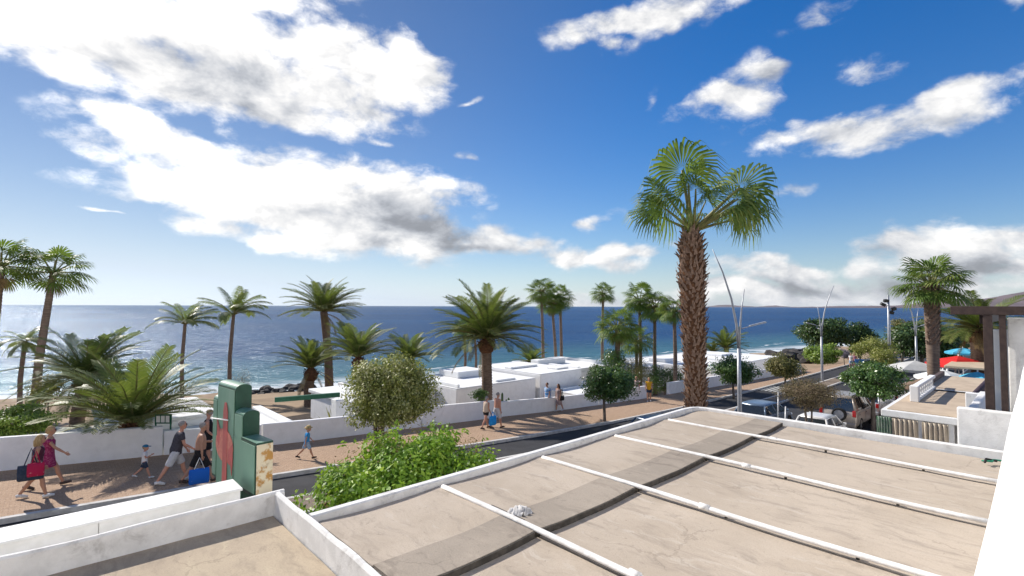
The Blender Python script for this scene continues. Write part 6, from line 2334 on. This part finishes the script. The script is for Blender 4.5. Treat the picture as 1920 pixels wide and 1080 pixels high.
def bag(root_pos, heading, local, w, hgt, dep, m, label, strap=None, name='bag'):
    o = empty(name, Vector(root_pos) + Euler((0, 0, heading)).to_matrix() @ Vector(local), heading, label, 'bag')
    n = 10
    vs, fs = [], []
    prof = [(0.35, 0.92, -1.0), (0.9, 1.0, -0.9), (1.0, 1.0, -0.55), (0.75, 1.0, -0.2), (0.35, 0.96, 0.0)]
    k = 16
    for (dd, ww, z) in prof:
        for q in range(k):
            a = 2 * math.pi * q / k
            x, y = math.copysign(abs(math.cos(a)) ** 0.5, math.cos(a)), math.copysign(abs(math.sin(a)) ** 0.5, math.sin(a))
            vs.append((w * 0.5 * ww * x, dep * 0.5 * dd * y + 0.01 * math.sin(q * 2.0 + z * 9), hgt * z))
    for i in range(len(prof) - 1):
        for q in range(k):
            fs.append((i * k + q, i * k + (q + 1) % k, (i + 1) * k + (q + 1) % k, (i + 1) * k + q))
    fs += [tuple(range(k))[::-1], tuple(range((len(prof) - 1) * k, len(prof) * k))]
    MB().add(vs, fs, 0, True).build('pouch', m, o)
    if strap is not None:
        for sy in (-1, 1):
            MB().tube([(-w * 0.25, sy * dep * 0.1, -0.02), (-w * 0.1, sy * 0.02, strap * 0.6), (0, sy * 0.01, strap), (w * 0.1, sy * 0.02, strap * 0.6), (w * 0.25, sy * dep * 0.1, -0.02)],
                      0.011, 5).build('strap', m if name != 'beach_bag' else PAINTW, o)
    return o


def prom(px, py):
    """Foot point on the promenade seen at a photo pixel."""
    d = ray(px, py)
    d = d / d.y
    y = 8.0
    while y < 100:
        p = d * y
        if p.z <= gz(ST(p)[0]):
            return Vector((p.x, p.y, gz(ST(p)[0])))
        y += 0.02
    return p


HD = HEADG                                                     # walking along the street, to the right
BLONDE = cloth('blonde_hair', (0.50, 0.36, 0.18), (0.32, 0.21, 0.10), 40.0, stretch=(1, 1, 0.2))
GREYH = cloth('grey_hair', (0.33, 0.30, 0.28), (0.22, 0.2, 0.19), 40.0)
BROWNH = cloth('brown_hair', (0.10, 0.06, 0.04), (0.06, 0.035, 0.025), 40.0)
WSHOE = cloth('white_trainer', (0.72, 0.72, 0.72), (0.55, 0.55, 0.56), 30.0)
DSHOE = cloth('dark_sandal', (0.06, 0.045, 0.04), (0.1, 0.07, 0.06), 30.0)
MAG = cloth('magenta_print', (0.26, 0.025, 0.10), (0.36, 0.09, 0.17), 26.0, sharp=(0.5, 0.58))
DENIM = cloth('pale_denim', (0.28, 0.36, 0.48), (0.20, 0.27, 0.38), 30.0)
NAVY = cloth('navy_canvas', (0.03, 0.045, 0.075), (0.05, 0.065, 0.10), 20.0)
CRIM = cloth('crimson_canvas', (0.42, 0.02, 0.07), (0.65, 0.45, 0.45), 14.0, sharp=(0.62, 0.68))
BLACKC = cloth('black_cotton', (0.018, 0.017, 0.02), (0.03, 0.028, 0.03))
CHAR = cloth('charcoal_cotton', (0.075, 0.07, 0.085), (0.055, 0.05, 0.06))
LGREY = cloth('light_grey_cotton', (0.55, 0.55, 0.57), (0.46, 0.46, 0.48))
WHITEC = cloth('white_cotton', (0.75, 0.74, 0.75), (0.66, 0.65, 0.66))
BLUEC = cloth('blue_cotton', (0.035, 0.22, 0.50), (0.05, 0.28, 0.58))
LBLUE = cloth('light_blue_cotton', (0.30, 0.42, 0.58), (0.24, 0.35, 0.5))
YELC = cloth('yellow_cotton', (0.68, 0.38, 0.03), (0.6, 0.33, 0.03))
STRIPE_C = cloth('blue_striped_cotton', (0.08, 0.24, 0.55), (0.5, 0.6, 0.72), 9.0, stretch=(0.1, 0.1, 1.6), sharp=(0.47, 0.53))
PRINT = cloth('dusky_print', (0.30, 0.20, 0.20), (0.48, 0.42, 0.40), 22.0, sharp=(0.5, 0.56))
BLUEBAG = cloth('blue_spotted_bag', (0.02, 0.13, 0.52), (0.72, 0.76, 0.85), 17.0, sharp=(0.66, 0.70))
BLUEPL = cloth('bright_blue_plastic', (0.02, 0.24, 0.62), (0.03, 0.30, 0.7), 12.0)
KHAKI = cloth('khaki_cap', (0.30, 0.24, 0.13), (0.22, 0.17, 0.09))
TEAL = cloth('blue_cap', (0.02, 0.13, 0.24), (0.03, 0.16, 0.3))
STRAW = cloth('straw', (0.46, 0.36, 0.18), (0.34, 0.25, 0.12), 50.0)
CREAM = cloth('cream_cotton', (0.58, 0.48, 0.38), (0.5, 0.4, 0.31))

pw = prom(66, 934)
person(pw, HD - 0.15, 1.64, 'blonde long-haired woman in denim skirt carrying red and navy bags, front left', SKIN, (20, -14), (8, 22), ((-8, 50), (-5, 12)), lean=5, slim=0.9,
       hair=BLONDE, hair_style='long', top=dict(m=cloth('dark_strap_top', (0.10, 0.03, 0.05), (0.3, 0.25, 0.26), 12.0, sharp=(0.55, 0.6)), sleeve=0.0, hem=-0.02), dress=None,
       bottom=dict(m=DENIM, len=0.34, name='denim_skirt'), shoes=WSHOE, glasses=True)
bag(pw, HD - 0.15, (-0.06, -0.30, 0.96), 0.52, 0.40, 0.16, NAVY, 'large navy shoulder bag on the hip of the long-haired blonde woman', 0.42, 'shoulder_bag')
bag(pw, HD - 0.15, (0.06, -0.44, 1.02), 0.34, 0.34, 0.12, CRIM, 'crimson bag with white print beside the navy bag', 0.30, 'shoulder_bag')
person(prom(88, 914), HD - 0.2, 1.72, 'short-haired blonde woman in magenta dress swinging one arm forward', SKIN, (-18, 26), (26, 6), ((38, 14), (-20, 10)), spread=(14, 10), lean=2, slim=0.92,
       hair=BLONDE, hair_style='bob', dress=dict(m=MAG, hem=-0.30), shoes=DSHOE, glasses=True)
person(prom(270, 897), HD - 0.3, 0.98, 'small child in white shirt and blue cap', SKIN2, (22, -20), (4, 34), ((20, 100), (-10, 20)), lean=0, slim=1.0,
       hair=BLONDE, top=dict(m=WHITEC, hem=-0.12), bottom=dict(m=NAVY, len=0.75), shoes=WSHOE, cap=TEAL)
person(prom(328, 905), HD - 0.1, 1.82, 'man in charcoal t-shirt and light shorts looking down', SKIN2, (-26, 24), (8, 8), ((14, 40), (5, 25)), lean=12, belly=0.02,
       hair=GREYH, top=dict(m=CHAR, hem=-0.10), bottom=dict(m=LGREY, len=0.92), shoes=WSHOE, glasses=True)
ph_ = prom(374, 905)
person(ph_, HD - 0.1, 1.80, 'shirtless man in black shorts with a blue spotted bag', SKIN, (26, -24), (6, 14), ((-4, 8), (24, 60)), lean=3, belly=0.035, slim=1.05,
       hair=GREYH, bottom=dict(m=BLACKC, len=1.0), shoes=DSHOE)
bag(ph_, HD - 0.1, (-0.04, -0.30, 0.50), 0.52, 0.44, 0.14, BLUEBAG, 'bright blue spotted beach bag held by the shirtless man', 0.32, 'beach_bag')
person(prom(388, 873), HD - 0.3, 1.80, 'man in black tank top and cap standing by the wall', SKIN2, (6, -6), (2, 4), ((4, 40), (10, 50)), lean=0, belly=0.05, slim=1.06,
       hair=GREYH, top=dict(m=BLACKC, sleeve=0.0, hem=-0.10), bottom=dict(m=BLACKC, len=0.9), shoes=DSHOE, cap=KHAKI, head_turn=150)
person(prom(575, 860), HD - 0.25, 1.16, 'boy in blue shirt and straw hat walking alone', SKIN, (24, -24), (4, 26), ((-22, 14), (20, 20)), lean=3,
       hair=BLONDE, top=dict(m=BLUEC, hem=-0.12), bottom=dict(m=LBLUE, len=0.8), shoes=BLACKC, hat=STRAW)
pc = prom(911, 804)
person(pc, HD, 1.60, 'woman in black swimsuit and cream wrap with a blue carrier bag', SKIN2, (-20, 18), (14, 5), ((-5, 30), (5, 12)), lean=4, belly=0.03,
       hair=GREYH, hair_style='bob', top=dict(m=CREAM, sleeve=0.0, hem=-0.02), bottom=dict(m=BLACKC, len=0.35), shoes=DSHOE)
bag(pc, HD, (0.18, -0.32, 0.66), 0.42, 0.46, 0.16, BLUEPL, 'blue plastic carrier bag between the older walking couple', 0.22, 'carrier_bag')
person(prom(932, 803), HD, 1.78, 'shirtless older man in pale grey shorts walking beside the woman with the blue bag', SKIN2, (16, -18), (5, 12), ((-6, 14), (8, 20)), lean=3, belly=0.04, slim=1.04,
       hair=GREYH, bottom=dict(m=LGREY, len=0.95), shoes=DSHOE)
person(prom(1027, 770), HD + math.pi, 1.75, 'man in blue striped polo shirt coming towards the camera', SKIN, (-20, 22), (14, 6), ((-6, 14), (8, 16)), belly=0.05, slim=1.06,
       hair=BROWNH, top=dict(m=STRIPE_C, hem=-0.1), bottom=dict(m=cloth('stone_shorts', (0.30, 0.26, 0.22), (0.25, 0.21, 0.18)), len=0.9), shoes=BLACKC)
pb = prom(1048, 771)
person(pb, HD + math.pi, 1.68, 'dark-haired woman in dusky print dress beside the man in stripes', SKIN, (14, -14), (5, 14), ((-4, 12), (6, 14)), slim=0.98,
       hair=BROWNH, hair_style='long', dress=dict(m=PRINT, hem=-0.5), shoes=WSHOE)
bag(pb, HD + math.pi, (0.0, 0.27, 0.98), 0.32, 0.28, 0.12, BLACKC, 'black shoulder bag of the dark-haired woman', 0.45, 'shoulder_bag')
person(prom(1217, 753), HD + math.pi + 0.5, 1.70, 'woman in yellow top and dark shorts near the shaggy palm trunk', SKIN, (10, -8), (4, 6), ((4, 10), (-4, 12)), slim=0.95,
       hair=BLONDE, hair_style='bob', top=dict(m=YELC, sleeve=0.25, hem=-0.08), bottom=dict(m=NAVY, len=0.6), shoes=WSHOE)
person(prom(1194, 748), HD + math.pi + 0.2, 1.66, 'person in pale dress half hidden behind the dark kerb tree', SKIN2, (12, -12), (4, 10), ((4, 10), (-6, 12)), slim=0.95,
       hair=BLONDE, hair_style='bob', dress=dict(m=cloth('pale_pink_print', (0.5, 0.36, 0.35), (0.6, 0.5, 0.48), 20.0), hem=-0.35), shoes=WSHOE)
person(prom(1596, 690), HD + math.pi, 1.72, 'distant walker in pale clothes by the lilac shrub', SKIN, (16, -14), (4, 12), ((-8, 12), (8, 12)),
       hair=BROWNH, top=dict(m=WHITEC, hem=-0.1), bottom=dict(m=LBLUE, len=0.9), shoes=WSHOE)
person(prom(1603, 689), HD + math.pi, 1.66, 'distant walker in pinkish top next to the one in pale clothes', SKIN, (-14, 14), (10, 4), ((8, 12), (-8, 12)), slim=0.95,
       hair=BROWNH, hair_style='long', top=dict(m=cloth('pink_cotton', (0.5, 0.25, 0.3), (0.45, 0.2, 0.26)), hem=-0.1), bottom=dict(m=NAVY, len=0.7), shoes=WSHOE)


def finish_people():
    dg = bpy.context.evaluated_depsgraph_get()
    bpy.context.view_layer.update()
    dg.update()
    done = []
    for (o, fb, ms) in PENDING:
        me = bpy.data.meshes.new_from_object(o.evaluated_get(dg), depsgraph=dg)
        done.append((o, fb, ms, me))
    for (o, fb, ms, me) in done:
        o.modifiers.clear()
        if fb is not None:                                       # weld the fingers and facial features in
            bm = bmesh.new()
            bm.from_mesh(me)
            tmp = fb.mesh('tmp')
            bm.from_mesh(tmp)
            bm.to_mesh(me)
            bm.free()
            bpy.data.meshes.remove(tmp)
        me.materials.clear()
        for m in ms:
            me.materials.append(m)
        me.polygons.foreach_set('use_smooth', [True] * len(me.polygons))
        o.data = me


finish_people()


# ------------------------------------------------------------------ sea haze
def haze():
    m = bpy.data.materials.new('sea_haze')
    m.use_nodes = True
    T = NT(m.node_tree)
    v = T.n('ShaderNodeVolumePrincipled', i={'Color': (0.86, 0.92, 1.0, 1), 'Density': 1.0e-5, 'Anisotropy': 0.3})
    o = T.n('ShaderNodeOutputMaterial')
    T.t.links.new(v.outputs[0], o.inputs['Volume'])
    h = MB().box(-36000, 36000, -36000, 36000, -18, 360).build('haze', m)
    tag(h, kind='stuff')


haze()
